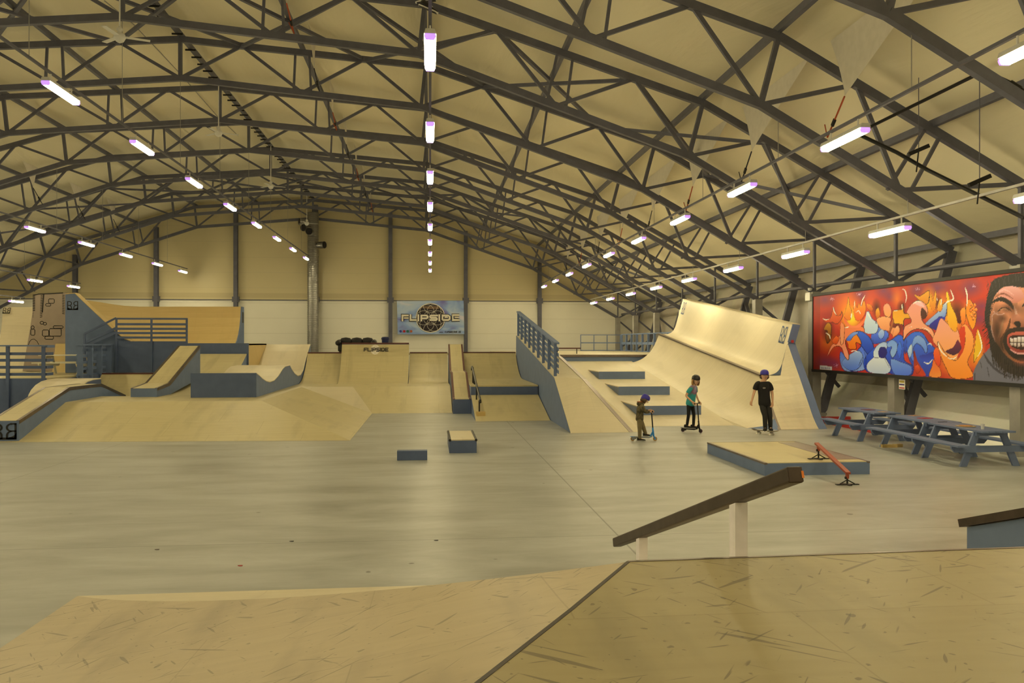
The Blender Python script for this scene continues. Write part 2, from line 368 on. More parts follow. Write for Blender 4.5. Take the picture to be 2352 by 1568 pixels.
# ------------------------------------------------------------------ roof trusses
LN = [0, 3.85, 7.7, 11.45, 15.2, 18.4]
UN = [0, 3.85, 7.85, 11.7, 15.6, 19.2]
def make_truss():
    t = thing('roof_truss', 'arched steel roof truss standing against the back wall', 'truss', (RX, 57.3, 0), 'arched trusses across the hall')
    WLOC[t.name] = Vector()
    def pl(poly): return [(-x, 0, z) for x, z in poly[::-1]] + [(x, 0, z) for x, z in poly[1:]]
    for nm, poly, h in (('lower_chord', LOW, .18), ('upper_chord', UPP, .19)):
        mb = MB(); mb.path(pl(poly), .135, h)
        mb.build(nm, STEEL, t)
    for s in (-1, 1):
        for i, (a, b) in enumerate(zip(LN, UN)):
            if i == 0 and s < 0: continue
            if i in (1, 3, 5):
                for d in (-.28, .28):
                    MB().beam((s*a + d, 0, at(LOW, a) ), (s*b + d*.8, 0, at(UPP, b)), .07, .07).build('post', STEEL, t)
            else:
                MB().beam((s*a, 0, at(LOW, a)), (s*b, 0, at(UPP, b)), .11, .11).build('post', STEEL, t)
        for i in range(len(LN)):
            la = LN[i]; um = (UN[i] + UN[i+1]) / 2 if i + 1 < len(UN) else 21.3
            lb = LN[i+1] if i + 1 < len(LN) else 21.3
            MB().beam((s*la, 0, at(LOW, la)), (s*um, 0, at(UPP, um)), .075, .095).build('diagonal', STEEL, t)
            MB().beam((s*um, 0, at(UPP, um)), (s*lb, 0, at(LOW, lb)), .075, .095).build('diagonal', STEEL, t)
        c = MB().box(s*21.3 - .15, s*21.3 + .15, -.17, .17, 0.05, 4.3).build('column', STEEL_L, t)
        MB().box(s*21.3 - .3, s*21.3 + .3, -.3, .3, 0, .12).build('base_plate', STEEL_L, c)
        MB().beam((s*23.0, 0, 5.2), (s*21.56, 0, .1), .26, .16, (0,1,0)).build('outer_leg', STEEL, t)
        for (xa, za, xb, zb) in ((21.3, 4.25, 22.95, 5.15), (21.35, 4.1, 22.6, 3.1), (22.5, 2.9, 21.4, 2.1), (21.4, 1.9, 22.2, 1.0)):
            MB().beam((s*xa, 0, za), (s*xb, 0, zb), .08, .1).build('lacing_bar', STEEL, t)
    return t
TR = make_truss()
ordn = ['', 'second', 'third', 'fourth', 'fifth', 'sixth', 'seventh', 'eighth', 'ninth', 'tenth']
for k in range(1, 10):
    lab = f'arched steel roof truss, {ordn[k]} from the back wall' if k < 9 else 'arched steel roof truss nearest the camera, overhead at the right'
    dup(TR, lab, (RX, FRAMES[k], 0))
# purlins along the hall
PN = [0, 3.85, 7.85, 11.7, 15.6, 19.2, 22.9]
pw = ['along the roof ridge', 'first', 'second', 'third', 'fourth', 'fifth', 'lowest, along the eave']
for s in (-1, 1):
    for i, x in enumerate(PN):
        if i == 0 and s < 0: continue
        side = 'right' if s > 0 else 'left'
        lab = ('steel purlin ' + pw[0]) if i == 0 else (f'steel purlin {pw[i]} from the ridge on the {side} roof slope' if i < 6 else f'steel purlin {pw[6]} on the {side} side')
        MBp = MB(); z = at(UPP, x) + .15
        MBp.box(RX + s*x - .06, RX + s*x + .06, 10.0, 57.9, z - .07, z + .09)
        o = MBp.build('purlin', STEEL); tag(o, lab, 'beam', 'purlins under the roof membrane')
        if i == 0:
            WLOC[o.name] = Vector()
            for k in range(60):
                y = 14 + k * .72; MB().box(RX - .17, RX + .17, y, y + .04, z - .12, z - .07).build('cable_clip', BLACKM, o)
for s, side in ((1, 'right'), (-1, 'left')):
    o = MB().tube((RX + s*21.6, 12, 4.55), (RX + s*21.6, 57.3, 4.55), .07).build('longitudinal_tie', STEEL)
    tag(o, f'steel tie tube running along the {side} column heads', 'beam')
# crossed roof braces in two bays
for (y0, y1, bay) in ((22.3, 27.3, 'nearer braced bay'), (47.3, 52.3, 'far braced bay')):
    for s in (-1, 1):
        for i, x in enumerate((0, 3.85, 7.85, 11.7, 15.6, 19.2)):
            if i == 0 and s < 0: continue
            a, b = s * (x - 1.95), s * (x + 1.95)
            za, zb = at(UPP, a) + .02, at(UPP, b) + .02
            side = 'right' if s > 0 else 'left'
            lab = f'crossed roof brace over the ridge in the {bay}' if i == 0 else f'crossed roof brace, number {["", "one", "two", "three", "four", "five"][i]} down the {side} slope in the {bay}'
            t = thing('roof_brace', lab, 'brace', (RX + s*x, (y0+y1)/2, (za+zb)/2), 'crossed roof braces')
            MB().beam((RX + a, y0, za), (RX + b, y1, zb), .1, .1).build('brace_bar', STEEL, t)
            MB().beam((RX + b, y0, zb - .05), (RX + a, y1, za - .05), .1, .1).build('brace_bar', STEEL, t)
# knee braces along the right column line
for k in range(1, 9):
    y0, y1 = FRAMES[k], FRAMES[k-1]
    x = RX + 22.3
    if k in (2, 5, 7):
        t = thing('wall_brace', f'diagonal wall brace in the {ordn[k]} bay of the right wall', 'brace', (x, y0, 0), 'wall braces on the right')
        MB().beam((RX + 22.0, y0 + .1, .4), (RX + 22.75, y1 - .1, 4.4), .14, .14).build('brace_bar', STEEL, t)

# ------------------------------------------------------------------ hanging lamps
def make_lamp():
    t = thing('hanging_light', 'x', 'light', (0, 0, 0), None); WLOC[t.name] = Vector()
    h = MB(); h.prism([(-.07, -.76, .075), (.07, -.76, .075), (.095, -.76, 0), (-.095, -.76, 0)], (0, 1.52, 0)).build('housing', LAMPBODY, t)
    MB().prism([(-.072, -.72, 0), (.072, -.72, 0), (.086, -.72, -.04), (.062, -.72, -.085), (-.062, -.72, -.085), (-.086, -.72, -.04)], (0, 1.44, 0)).build('diffuser', TUBE, t)
    for s in (-1, 1):
        MB().prism([(-.076, s*.72, .002), (.076, s*.72, .002), (.090, s*.72, -.04), (.066, s*.72, -.089), (-.066, s*.72, -.089), (-.090, s*.72, -.04)], (0, s*.035, 0)).build('end_cap', RIM, t)
        MB().box(-.012, .012, s*.5 - .012, s*.5 + .012, .06, .22).build('hanger', PVC, t)
    return t
LROW = {
 'ridge row left of centre': (-8.0, 5.47, [(152,207),(346,340),(457,417),(535,471),(596,515),(641,547),(678,573),(705,591)]),
 'middle row': (0.0, 4.73, [(988,133),(988,300),(988,404),(988,469),(988,517),(988,555),(988,582),(988,603),(988,620)]),
 'inner right row': (7.6, 3.77, [(2352,100),(1941,313),(1702,432),(1557,501),(1463,549),(1393,584),(1341,609),(1302,628),(1271,643),(1249,657)]),
 'outer right row': (10.6, 2.60, [(2008,531),(1802,581),(1668,616),(1574,640),(1497,660),(1441,673),(1398,684),(1366,695)]),
 'inner left row': (-16.1, 4.66, [(80,524),(204,559),(294,585),(367,606),(424,622)]),
 'outer left row': (-22.1, 3.5, [(84,643),(160,655)]),
 'lowest left row': (-24.4, 2.45, [(45,691)]),
}
LAMP = None
nums = ['nearest', 'second', 'third', 'fourth', 'fifth', 'sixth', 'seventh', 'eighth', 'ninth', 'tenth']
for row, (x, hl, px) in LROW.items():
    z = HC + hl; yy = []
    for (u, v) in px:
        d = hl * F / (786 - v); yy.append((d - x * math.sin(TH)) / math.cos(TH))
    nv = len(yy)
    # evenly spaced along the row (least squares), as they hang one to a bay
    if nv > 2:
        k = np.arange(nv); A = np.polyfit(k, yy, 1); yy = [float(A[0]*q + A[1]) for q in k]
        step = A[0]
    elif nv == 2: step = 5.0; yy = [yy[0], yy[0] + 5.0]
    else: step = 5.0
    allp = [(y, i) for i, y in enumerate(yy)]
    y = yy[0] - step
    while y > -6: allp.append((y, -1)); y -= step
    for y, i in allp:
        if i >= 0:
            wh = f'{nums[i]} in view of the {row}' if i < nv - 1 or nv == 1 else f'farthest of the {row}'
            lab = 'lit strip light, ' + wh
        else:
            lab = f'lit strip light of the {row} before the nearest one in view'
        g = 'strip lights of the ' + row
        if LAMP is None:
            LAMP = make_lamp(); o = LAMP; o.location = (x, y, z); o['label'] = lab; o['group'] = g
        else: o = dup(LAMP, lab, (x, y, z), 0, g)
    ya = min(p for p, _ in allp) - 1; yb = yy[-1] + 1.0
    rail = thing('lamp_rail', f'thin conduit carrying the {row} of strip lights', 'conduit', (x, ya, z + .24), 'conduits of the strip lights')
    MB().box(x - .026, x + .026, ya, yb, z + .215, z + .265).build('conduit', STEEL_L if x > 9 else STEEL, rail)
    for q in FRAMES:
        if q < yb and at(LOW, x - RX) > z + .3:
            MB().box(x - .006, x + .006, q - .006, q + .006, z + .27, at(LOW, x - RX)).build('hanging_wire', STEEL_L, rail)
        elif q < yb:
            MB().box(x - .006, x + .006, q - 2.0, q - 1.988, z + .27, at(UPP, x - RX) + .4).build('hanging_wire', STEEL_L, rail)
# ------------------------------------------------------------------ ramps
def arc(y0, z0, y1, z1, n=10, kind='q'):
    """concave transition from (y0,z0), flat at the foot, to (y1,z1), steep at the lip"""
    A = R(58) if kind == 'q' else R(40)
    out = []
    for i in range(n + 1):
        a = A * i / n
        out.append((y0 + (y1 - y0) * math.sin(a) / math.sin(A), z0 + (z1 - z0) * (1 - math.cos(a)) / (1 - math.cos(A))))
    return out
def ramp(name, label, x0, x1, prof, m=None, zb=0.0, group=None, sides=(1, 1), back=True, coping=None, cat='ramp', side_m=None, front=False, t=.025):
    """riding surface over a Y-Z profile between x0 and x1, with painted side panels"""
    y0, z0 = prof[0]
    th = thing(name, label, cat, ((x0+x1)/2, y0, zb), group)
    m = m or W_RAMP; sm = side_m or BLUE
    MB().slab([(x0, y, z) for y, z in prof], [(x1, y, z) for y, z in prof], t).build('riding_surface', m, th)
    pts = [(y, z - .026) for y, z in prof]
    for k, (x, s) in enumerate(((x0, 1), (x1, -1))):
        if not sides[k]: continue
        poly = [(x, y, z) for y, z in pts] + [(x, prof[-1][0], zb)] + ([(x, prof[0][0], zb)] if prof[0][1] - zb > .04 else [])
        MB().prism(poly, (s*.02, 0, 0)).build('side_panel', sm, th)
    if back:
        y, z = prof[-1]; MB().box(x0 + .02, x1 - .02, y - .02, y, zb, z - .03).build('back_panel', sm, th)
    if front and prof[0][1] - zb > .05:
        y, z = prof[0]; MB().box(x0, x1, y - .02, y, zb, z).build('front_panel', sm, th)
    if coping is not None:
        y, z = prof[coping]; MB().tube((x0, y, z), (x1, y, z), .035).build('coping', REDCOP, th)
    return th
DZ = 0.82
# --- funbox in the left middle
fb = thing('funbox', 'broad plywood funbox with sloping banks in the left middle of the floor', 'ramp', (-7, 26, 0))
p = lambda *a: [Vector(q) for q in a]
C0, C1, C2, C3 = (-11.2, 22.15, 0.005), (-2.07, 21.6, 0.005), (-2.07, 29.75, 0.005), (0.80, 29.7, 0.005)
T0, T1, T2, T3 = (-11.2, 24.9, DZ), (-4.97, 24.9, DZ), (-4.97, 32.5, DZ), (0.80, 32.5, DZ)
TM = (-3.0, 32.5, DZ)
def facet(pts, nm, m, par, t=.03):
    n = len(pts); V = [Vector(q) for q in pts]; W = [q - Vector((0,0,t)) for q in V]
    MB().add(V + W, [tuple(range(n)), tuple(range(n, 2*n))[::-1]] + [(i, i+n, (i+1) % n + n, (i+1) % n) for i in range(n)]).build(nm, m, par)
facet([C0, C1, T1, T0], 'front_bank', W_RAMP, fb)
facet([C1, C2, T2, T1], 'right_bank', W_RAMP, fb)
facet([C2, TM, T2], 'corner_bank', W_PALE, fb)
facet([C2, C3, T3, TM], 'rear_bank', W_RAMP, fb)
facet([T0, T1, T2, T3, (0.8, 34.6, DZ), (-9.6, 34.6, DZ), (-9.6, 27.5, DZ), (-11.2, 27.5, DZ)], 'deck', W_RAMP, fb)
facet([(-11.2, 27.5, DZ), (-9.6, 27.5, DZ), (-9.6, 30.2, .01), (-11.2, 30.2, .01)], 'descending_bank', W_RAMP, fb)
MB().prism([(-11.2, 22.2, 0), (-11.2, 24.9, DZ-.03), (-11.2, 27.5, DZ-.03), (-11.2, 30.2, 0)], (.02, 0, 0)).build('side_panel', BLUE, fb)
MB().prism([(-9.6, 27.5, DZ-.03), (-9.6, 30.2, 0), (-9.6, 34.6, 0), (-9.6, 34.6, DZ-.03)], (.02, 0, 0)).build('side_panel', BLUE, fb)
MB().prism([(.8, 29.7, 0), (.8, 32.5, DZ-.03), (.8, 34.6, DZ-.03), (.8, 34.6, 0)], (-.02, 0, 0)).build('side_panel', BLUE, fb)
MB().box(-9.6, .8, 34.57, 34.6, 0, DZ-.03).build('back_panel', BLUE, fb)
# --- grind ledges ("hubbas") following the banks
def ledge(name, label, x0, x1, top, foot, m_top=None, cap=True, side=None, group=None, capm=None):
    """top/foot: Y-Z polylines of the upper face and of what it stands on"""
    th = thing(name, label, 'ledge', ((x0+x1)/2, top[0][0], foot[0][1]), group)
    side = side or BLUE; c = .07
    MB().slab([(x0+c, y, z) for y, z in top], [(x1-c, y, z) for y, z in top], .03).build('top_board', m_top or W_RAMP, th)
    for x, s in ((x0, 1), (x1, -1)):
        poly = [(x, y, z - .03) for y, z in top] + [(x, y, z) for y, z in foot[::-1]]
        MB().prism(poly, (s*.025, 0, 0)).build('side_panel', side, th)
        if cap:
            e = MB()
            for (ya, za), (yb, zb) in zip(top, top[1:]):
                e.hexa([(x - s*.006, ya, za-.09), (x + s*c, ya, za-.03), (x + s*c, yb, zb-.03), (x - s*.006, yb, zb-.09),
                        (x - s*.006, ya, za+.006), (x + s*c, ya, za+.006), (x + s*c, yb, zb+.006), (x - s*.006, yb, zb+.006)])
            e.build('edge_angle', capm or COPING, th)
    y, z = top[0]; MB().box(x0, x1, y - .02, y, foot[0][1], z - .01).build('front_panel', side, th)
    y, z = top[-1]
    if z - foot[-1][1] > .06: MB().box(x0+.03, x1-.03, y, y + .02, foot[-1][1], z - .04).build('end_panel', side, th)
    return th
L1 = ledge('grind_ledge', 'grey-blue wooden ledge climbing the left edge of the funbox, black logo on its end', -11.22, -10.5,
      [(22.2, .545), (25.16, 1.235), (27.5, 1.22), (29.6, .72)], [(22.2, 0), (24.9, DZ + .0), (27.5, DZ), (29.6, .19)])
# --- board logo: two mirrored letters in a black square
def arcpts(cx, cy, rx, ry, a0, a1, n=8):
    return [(cx + rx*math.cos(R(a0 + (a1-a0)*i/n)), cy + ry*math.sin(R(a0 + (a1-a0)*i/n))) for i in range(n+1)]
def ribbon(mb, pts, wd, mp, closed=False):
    n = len(pts); L_, R_ = [], []
    for i in range(n):
        if closed: a, b = pts[(i-1) % n], pts[(i+1) % n]
        else: a, b = pts[max(i-1, 0)], pts[min(i+1, n-1)]
        dx, dy = b[0]-a[0], b[1]-a[1]; l = math.hypot(dx, dy) or 1
        nx, ny = -dy/l, dx/l; k = 1.0
        if 0 < i < n-1 or closed:
            p0, p1, p2 = pts[(i-1) % n], pts[i], pts[(i+1) % n]
            e = (p1[0]-p0[0], p1[1]-p0[1]); le = math.hypot(*e) or 1
            cs = abs((-e[1]/le)*nx + (e[0]/le)*ny); k = min(1.5, 1/max(cs, .5))
        L_.append((pts[i][0]+nx*wd/2*k, pts[i][1]+ny*wd/2*k)); R_.append((pts[i][0]-nx*wd/2*k, pts[i][1]-ny*wd/2*k))
    if closed: L_.append(L_[0]); R_.append(R_[0])
    mb.add([mp(*q) for q in L_] + [mp(*q) for q in R_], [(i, i+1, len(L_)+i+1, len(L_)+i) for i in range(len(L_)-1)])
def flat(mb, pts, mp): mb.add([mp(*q) for q in pts], [tuple(range(len(pts)))])
def board_logo(mp, parent, m=None):
    mb = MB(); w_ = .085
    for f in (lambda x: x, lambda x: 1 - x):
        q = lambda pts: [(f(a), b) for a, b in pts]
        ribbon(mb, q([(w_/2, 0), (w_/2, 1)]), w_, mp)
        ribbon(mb, q([(0, 1-w_/2), (.2, 1-w_/2)] + arcpts(.2, .735, .195, .22, 90, -90, 10) + [(0, .515)]), w_, mp)
        ribbon(mb, q([(.2, .5)] + arcpts(.2, .26, .19, .24, 80, 0, 6) + [(.39, 0.02)]), w_, mp)
        flat(mb, q([(0, .45)] + arcpts(.36, .44, .33, .30, 180, 262, 7) + [(.36, 0), (0, 0)]), mp)
    flat(mb, [(0, 0), (1, 0), (1, .13), (0, .13)], mp)
    return mb.build('printed_logo', m or BLACK, parent, fix=False)
board_logo(lambda a, b: Vector((-11.15 + a*.60, 22.172, .06 + b*.42)), L1)

# --- wave box beyond the funbox front
X0, X1 = -7.45, -5.45
def onx(u, v): q = onX(u, v, X1); return (q.y, q.z)
wv = [(26.55, 1.58)]
for (u, v) in ((588,857),(596,861.5),(603,868.5),(612,874.5),(620,876.5),(630,873),(640,862),(650,846),(655,841),(666,838),(671,848),(677,857),(684,862.5),(691,860),(697,849),(702,828),(708,806),(713,790.5)):
    wv.append(onx(u, v))
wv = [wv[0]] + [q for q in wv[2:]]
wb = thing('wave_ramp', 'blue box with two scooped wooden waves on top, behind the funbox front', 'ramp', (-6.45, 26.55, DZ))
wb_t = [(y, z) for y, z in wv]
MB().slab([(X0, y, z) for y, z in wb_t], [(X1, y, z) for y, z in wb_t], .03).build('riding_surface', W_PALE, wb)
for x, s in ((X0, 1), (X1, -1)):
    mb = MB()
    bot = lambda y: DZ if y < 34.6 else 0.0
    for (ya, za), (yb, zb) in zip(wb_t, wb_t[1:]):
        mb.hexa([(x, ya, bot(ya)), (x+s*.03, ya, bot(ya)), (x+s*.03, yb, bot(ya)), (x, yb, bot(ya)), (x, ya, za-.02), (x+s*.03, ya, za-.02), (x+s*.03, yb, zb-.02), (x, yb, zb-.02)])
    mb.build('side_panel', BLUE, wb)
MB().box(X0, X1, 26.5, 26.55, DZ, 1.585).build('front_panel', BLUE_D, wb)
y, z = wb_t[-1]; MB().box(X0, X1, y, y+.05, 0, z).build('back_panel', BLUE, wb)
for k in (7, 8, 14, 15):
    pass

# --- quarters along the back
PZ = 2.08
ramp('bank_ramp', 'plain plywood quarter between the wave ramp and the logo quarter pipe', -5.42, -3.87, arc(34.62, DZ, 37.2, PZ, kind='b'), W_RAMP, 0, sides=(1, 1), coping=-1)
fq = ramp('quarter_pipe', 'tall plywood quarter pipe with a black lettered logo near its lip', -3.85, -.93, arc(34.62, DZ, 36.6, 2.50), W_RAMP, 0, coping=-1)
ramp('bank_ramp', 'plywood quarter bank between the logo quarter pipe and the narrow centre ledge', -.91, .78, arc(34.62, DZ, 37.2, PZ, kind='b'), W_RAMP, 0, coping=-1)
ramp('bank_ramp', 'plywood quarter bank above the blue step right of the centre ledge', 1.47, 3.90, arc(34.5, 1.0, 37.4, PZ, kind='b'), W_RAMP, 0, coping=-1)
ramp('bank_ramp', 'low plywood kicker bank below the blue step, right of the centre ledge', 1.47, 3.90, [(26.45, .005), (29.5, .655)], W_RAMP, 0, sides=(1, 1), back=True)
st = thing('step_platform', 'long blue-fronted plywood step between the centre ledge and the slatted fence', 'platform', (2.7, 29.5, 0))
MB().box(1.47, 3.90, 29.52, 34.5, .95, 1.0).build('deck', W_RAMP, st)
MB().box(1.47, 3.90, 29.52, 29.56, 0, .95).build('front_panel', BLUE_D, st)
MB().box(1.47, 1.50, 29.56, 34.5, 0, .95).build('side_panel', BLUE, st); MB().box(3.87, 3.90, 29.56, 34.5, 0, .95).build('side_panel', BLUE, st)
pf = thing('rear_platform', 'plywood platform behind the row of back quarters', 'platform', (-1.5, 39, 0))
MB().box(-5.4, 3.9, 37.45, 39.6, PZ-.1, PZ-.02).build('deck', W_RAMP, pf)
for x in (-5.3, -3.5, 0, 3.8):
    MB().box(x-.05, x+.05, 37.6, 37.7, 0, PZ-.1).build('support_leg', BLUE, pf); MB().box(x-.05, x+.05, 39.4, 39.5, 0, PZ-.1).build('support_leg', BLUE, pf)
MB().box(-3.85, -.93, 36.62, 37.3, 2.42, 2.47).build('quarter_deck', W_RAMP, pf)
# lettered logo
def glyphs(): return {
 'F': [[(0,0),(0,1),(1,1)], [(.0,.48),(.8,.48)]], 'L': [[(0,1),(0,0),(1,0)]], 'I': [[(.5,0),(.5,1)]],
 'P': [[(0,0),(0,1),(.85,1),(1,.88),(1,.55),(.85,.42),(0,.42)]], 'S': [[(1,1),(.12,1),(0,.88),(0,.62),(.12,.5),(.88,.5),(1,.38),(1,.12),(.88,0),(0,0)]],
 'D': [[(0,0),(0,1),(.8,1),(1,.8),(1,.2),(.8,0),(0,0)]], 'E': [[(1,1),(0,1),(0,0),(1,0)], [(0,.5),(.85,.5)]],
 'W': [[(0,1),(.25,0),(.5,.7),(.75,0),(1,1)]], 'C': [[(1,1),(0,1),(0,0),(1,0)]], 'A': [[(0,0),(0,.8),(.2,1),(.8,1),(1,.8),(1,0)], [(0,.45),(1,.45)]], 'M': [[(0,0),(0,1),(.5,.4),(1,1),(1,0)]],
 'R': [[(0,0),(0,1),(1,1),(1,.45),(0,.45)],[(.5,.45),(1,0)]], 'K': [[(0,0),(0,1)],[(1,1),(0,.5),(1,0)]], 'T': [[(0,1),(1,1)],[(.5,1),(.5,0)]], 'O': [[(0,0),(0,1),(1,1),(1,0),(0,0)]],
 'B': [[(0,0),(0,1),(.9,1),(.9,.5),(0,.5)],[(.9,.5),(1,.4),(1,0),(0,0)]], 'N': [[(0,0),(0,1),(1,0),(1,1)]], 'V': [[(0,1),(.5,0),(1,1)]], '.': [[(.4,0),(.6,0)]], 'Y': [[(0,1),(.5,.5),(1,1)],[(.5,.5),(.5,0)]], 'H': [[(0,0),(0,1)],[(1,0),(1,1)],[(0,.5),(1,.5)]]}
GL = glyphs()
def text(mb, s, x, y, cw, chh, gap, wd, mp, ext=0.0):
    for ch in s:
        c_ = cw * (.0 if ch == 'I' else 1)
        for st_ in GL.get(ch, []):
            pts = [(x + (a if ch != 'I' else .0)*c_, y + b*chh) for a, b in st_]
            if ext:
                (xa, ya), (xb, yb) = pts[0], pts[1]; l = math.hypot(xb-xa, yb-ya); pts[0] = (xa-(xb-xa)/l*ext, ya-(yb-ya)/l*ext)
                (xa, ya), (xb, yb) = pts[-1], pts[-2]; l = math.hypot(xb-xa, yb-ya); pts[-1] = (xa-(xb-xa)/l*ext, ya-(yb-ya)/l*ext)
            ribbon(mb, pts, wd, mp)
        x += c_ + gap
    return x
prof = arc(34.62, DZ, 36.6, 2.50)
def onprof(x, zz, off):
    for (ya, za), (yb, zb) in zip(prof, prof[1:]):
        if za <= zz <= zb + 1e-6:
            k = (zz-za)/(zb-za); n_ = Vector((0, -(zb-za), (yb-ya))).normalized()
            return Vector((x, ya+(yb-ya)*k, zz)) + n_ * off
    return Vector((x, prof[-1][0], zz))
LX, LZ = -2.40, 2.23
mb = MB()
for i in range(24):
    b0, b1 = -.22 + .44*i/24, -.22 + .44*(i+1)/24; w0, w1 = (.2*math.sqrt(max(0, 1-(q/.22)**2)) for q in (b0, b1))
    mb.add([onprof(LX-w0, LZ+b0, .006), onprof(LX+w0, LZ+b0, .006), onprof(LX+w1, LZ+b1, .006), onprof(LX-w1, LZ+b1, .006)], [(0, 1, 2, 3)])
mb.build('printed_disc', CREAM, fq, fix=False)
mb = MB()
for i in range(6):
    ribbon(mb, [(.1*math.cos(R(60*i))+.1*math.cos(R(j*20)), .1*math.sin(R(60*i))+.1*math.sin(R(j*20))) for j in range(19)], .006, lambda a, b: onprof(LX+a, LZ+b*.98, .010))
mb.build('printed_rings', STONE, fq, fix=False)
mb = MB(); wt = .115; text(mb, 'FLIPSIDE', -.48, -.07, wt, .13, .05, .036, lambda a, b: onprof(LX+a*1.0, LZ+b, .016), .018); mb.build('printed_lettering', BLACK, fq, fix=False)

# --- centre ledge with its rail
cl = ledge('grind_ledge', 'narrow plywood-topped ledge stepping up the middle of the back banks', .82, 1.46,
     [(29.35, .52), (29.9, .54), (32.5, 1.36), (34.55, 1.36), (37.2, 2.46)], [(29.35, 0), (29.8, 0.0), (32.5, .0), (34.5, 0.0), (37.2, 0.0)], side=BLUE_D, capm=REDCOP)
rl = thing('hand_rail', 'dark round handrail running down beside the narrow centre ledge', 'rail', (1.62, 27.5, 0))
MB().tubes([(1.60, 31.6, 1.50), (1.60, 31.4, 1.62), (1.66, 27.2, .62), (1.66, 27.15, .55)], .035).build('top_rail', BLACKM, rl)
for (y, zt, zb) in ((31.35, 1.60, 1.0), (30.8, 1.47, 1.0), (30.2, 1.33, 1.0), (28.9, 1.02, .53), (27.25, .62, .18)):
    MB().tube((1.63, y, zb), (1.63, y, zt), .025).build('rail_post', BLACKM, rl)
MB().box(1.52, 1.82, 27.0, 27.4, .12, .25).build('base_block', RAWWOOD, rl)

# --- dividing wedge with slatted guard fence (right of centre)
XW = 3.93
wd = thing('wedge_ramp', 'steep plywood wedge ramp with a tall grey-blue side panel under the slatted fence', 'ramp', (4.8, 23, 0))
A0, A1, A2 = Vector((XW, 22.75, .005)), Vector((XW, 25.8, 1.45)), Vector((XW, 37.1, 2.86))
B0, B1, B2 = Vector((5.67, 22.8, .005)), Vector((4.72, 25.0, 1.42)), Vector((4.68, 37.1, 2.86))
BM = Vector((4.66, 29.0, 2.0))
facet([A0, B0, B1, A1], 'front_bank', W_PALE, wd)
facet([A1, B1, BM, A1.lerp(A2, .3)], 'upper_ramp', W_PALE, wd); facet([A1.lerp(A2, .3), BM, B2, A2], 'upper_ramp', W_PALE, wd)
sp_ = [A0, (XW, 26.5, 0), (XW, 37.4, 0), (XW, 37.4, 2.86)] + [A2 - Vector((0,0,.03)), A1 - Vector((0,0,.03))]
MB().prism(sp_, (.03, 0, 0)).build('side_panel', BLUE, wd)
SL = .13
def S(y): return max(0.0, (y - 24.35) * SL)
D0, D1, DM, D2 = Vector((6.05, 22.85, .005)), Vector((5.75, 25.0, S(25.0)+.0)), Vector((5.9, 29.0, S(29)-.02)), Vector((6.0, 37.1, S(37.1)-.02))
facet([B0, D0, D1, B1], 'right_bank', W_PALE, wd); facet([B1, D1, DM, BM], 'right_bank', W_PALE, wd); facet([BM, DM, D2, B2], 'right_bank', W_PALE, wd)
mb = MB()
for a, b in ((B0, B1), (B1, BM), (BM, B2)):
    q = Vector((.11, 0, -.05)); mb.hexa([a - Vector((.05,0,0)), a + q, b + q, b - Vector((.05,0,0)), a + Vector((-.05,0,.012)), a + q + Vector((0,0,.02)), b + q + Vector((0,0,.02)), b + Vector((-.05,0,.012))])
mb.build('corner_plate', PLATE, wd)
fn = thing('guard_fence', 'sloping slatted blue-grey guard fence on top of the wedge ramp', 'fence', (XW + .1, 26, 1.5))
def fz(y): return 1.45 + (2.86 - 1.45) * (y - 25.8) / 11.3
for k in range(9):
    y = 25.95 + k * 1.38
    MB().box(XW + .01, XW + .10, y - .05, y + .05, fz(y) - .05, fz(y) + 1.06).build('post', BLUE, fn)
for h in (.16, .34, .52, .70, .88):
    MB().beam((XW + .125, 25.75, fz(25.75) + h), (XW + .125, 37.1, fz(37.1) + h), .03, .1).build('slat', BLUE, fn)
MB().beam((XW + .07, 25.7, fz(25.7) + 1.08), (XW + .07, 37.12, fz(37.12) + 1.08), .16, .05).build('top_rail', BLUE, fn)

# --- long slope with three level boxes
sl = thing('slope_ramp', 'long gently rising plywood slope below the big wall ramp', 'ramp', (7.5, 24.4, 0))
E0, E1 = Vector((5.62, 24.35, .005)), Vector((9.3, 23.75, .005))
F0, F1 = Vector((5.62, 37.3, S(37.3))), Vector((9.3, 37.3, S(37.3)))
facet([E0, (9.3, 24.35, .005), F1, F0], 'riding_surface', W_PALE, sl)
MB().prism([(5.62, 24.35, 0), (5.62, 37.3, S(37.3)-.03), (5.62, 37.3, 0)], (.02, 0, 0)).build('side_panel', BLUE_D, sl)
nS = Vector((0, -SL, 1)).normalized(); pS = Vector((0, 24.35, 0))
for (u0, v0, u1, v1, vt, nm) in ((1375.5, 870.2, 1481.5, 870.2, 852.8, 'highest and farthest of the three'), (1420.5, 907, 1538.6, 907, 887, 'middle one of the three'), (1462, 952.6, 1610.8, 952.6, 931.2, 'lowest and nearest of the three')):
    a = onP(u0, v0, pS, nS); b = onP(u1, v1, pS, nS); y = (a.y + b.y) / 2
    zf = S(y); zt = onY((u0+u1)/2, vt, y).z; yb = 24.35 + zt / SL
    bx = thing('step_box', f'blue-fronted level box on the long slope, {nm}', 'box', ((a.x+b.x)/2, y, zf), 'level boxes on the slope')
    MB().hexa([(a.x, y, zt-.03), (b.x, y, zt-.03), (b.x, yb, zt-.03), (a.x, yb, zt-.03), (a.x, y, zt), (b.x, y, zt), (b.x, yb, zt), (a.x, yb, zt)]).build('top_board', W_PALE, bx)
    MB().box(a.x, b.x, y - .02, y, zf, zt - .005).build('front_panel', BLUE, bx)
    for x, s in ((a.x, 1), (b.x, -1)):
        MB().prism([(x, y, zf), (x, y, zt-.03), (x, yb - .25, zt-.03)], (s*.02, 0, 0)).build('side_panel', BLUE, bx)
dk = thing('rear_deck', 'plywood deck with a dark steel lip behind the long slope', 'platform', (8, 37.3, 0))
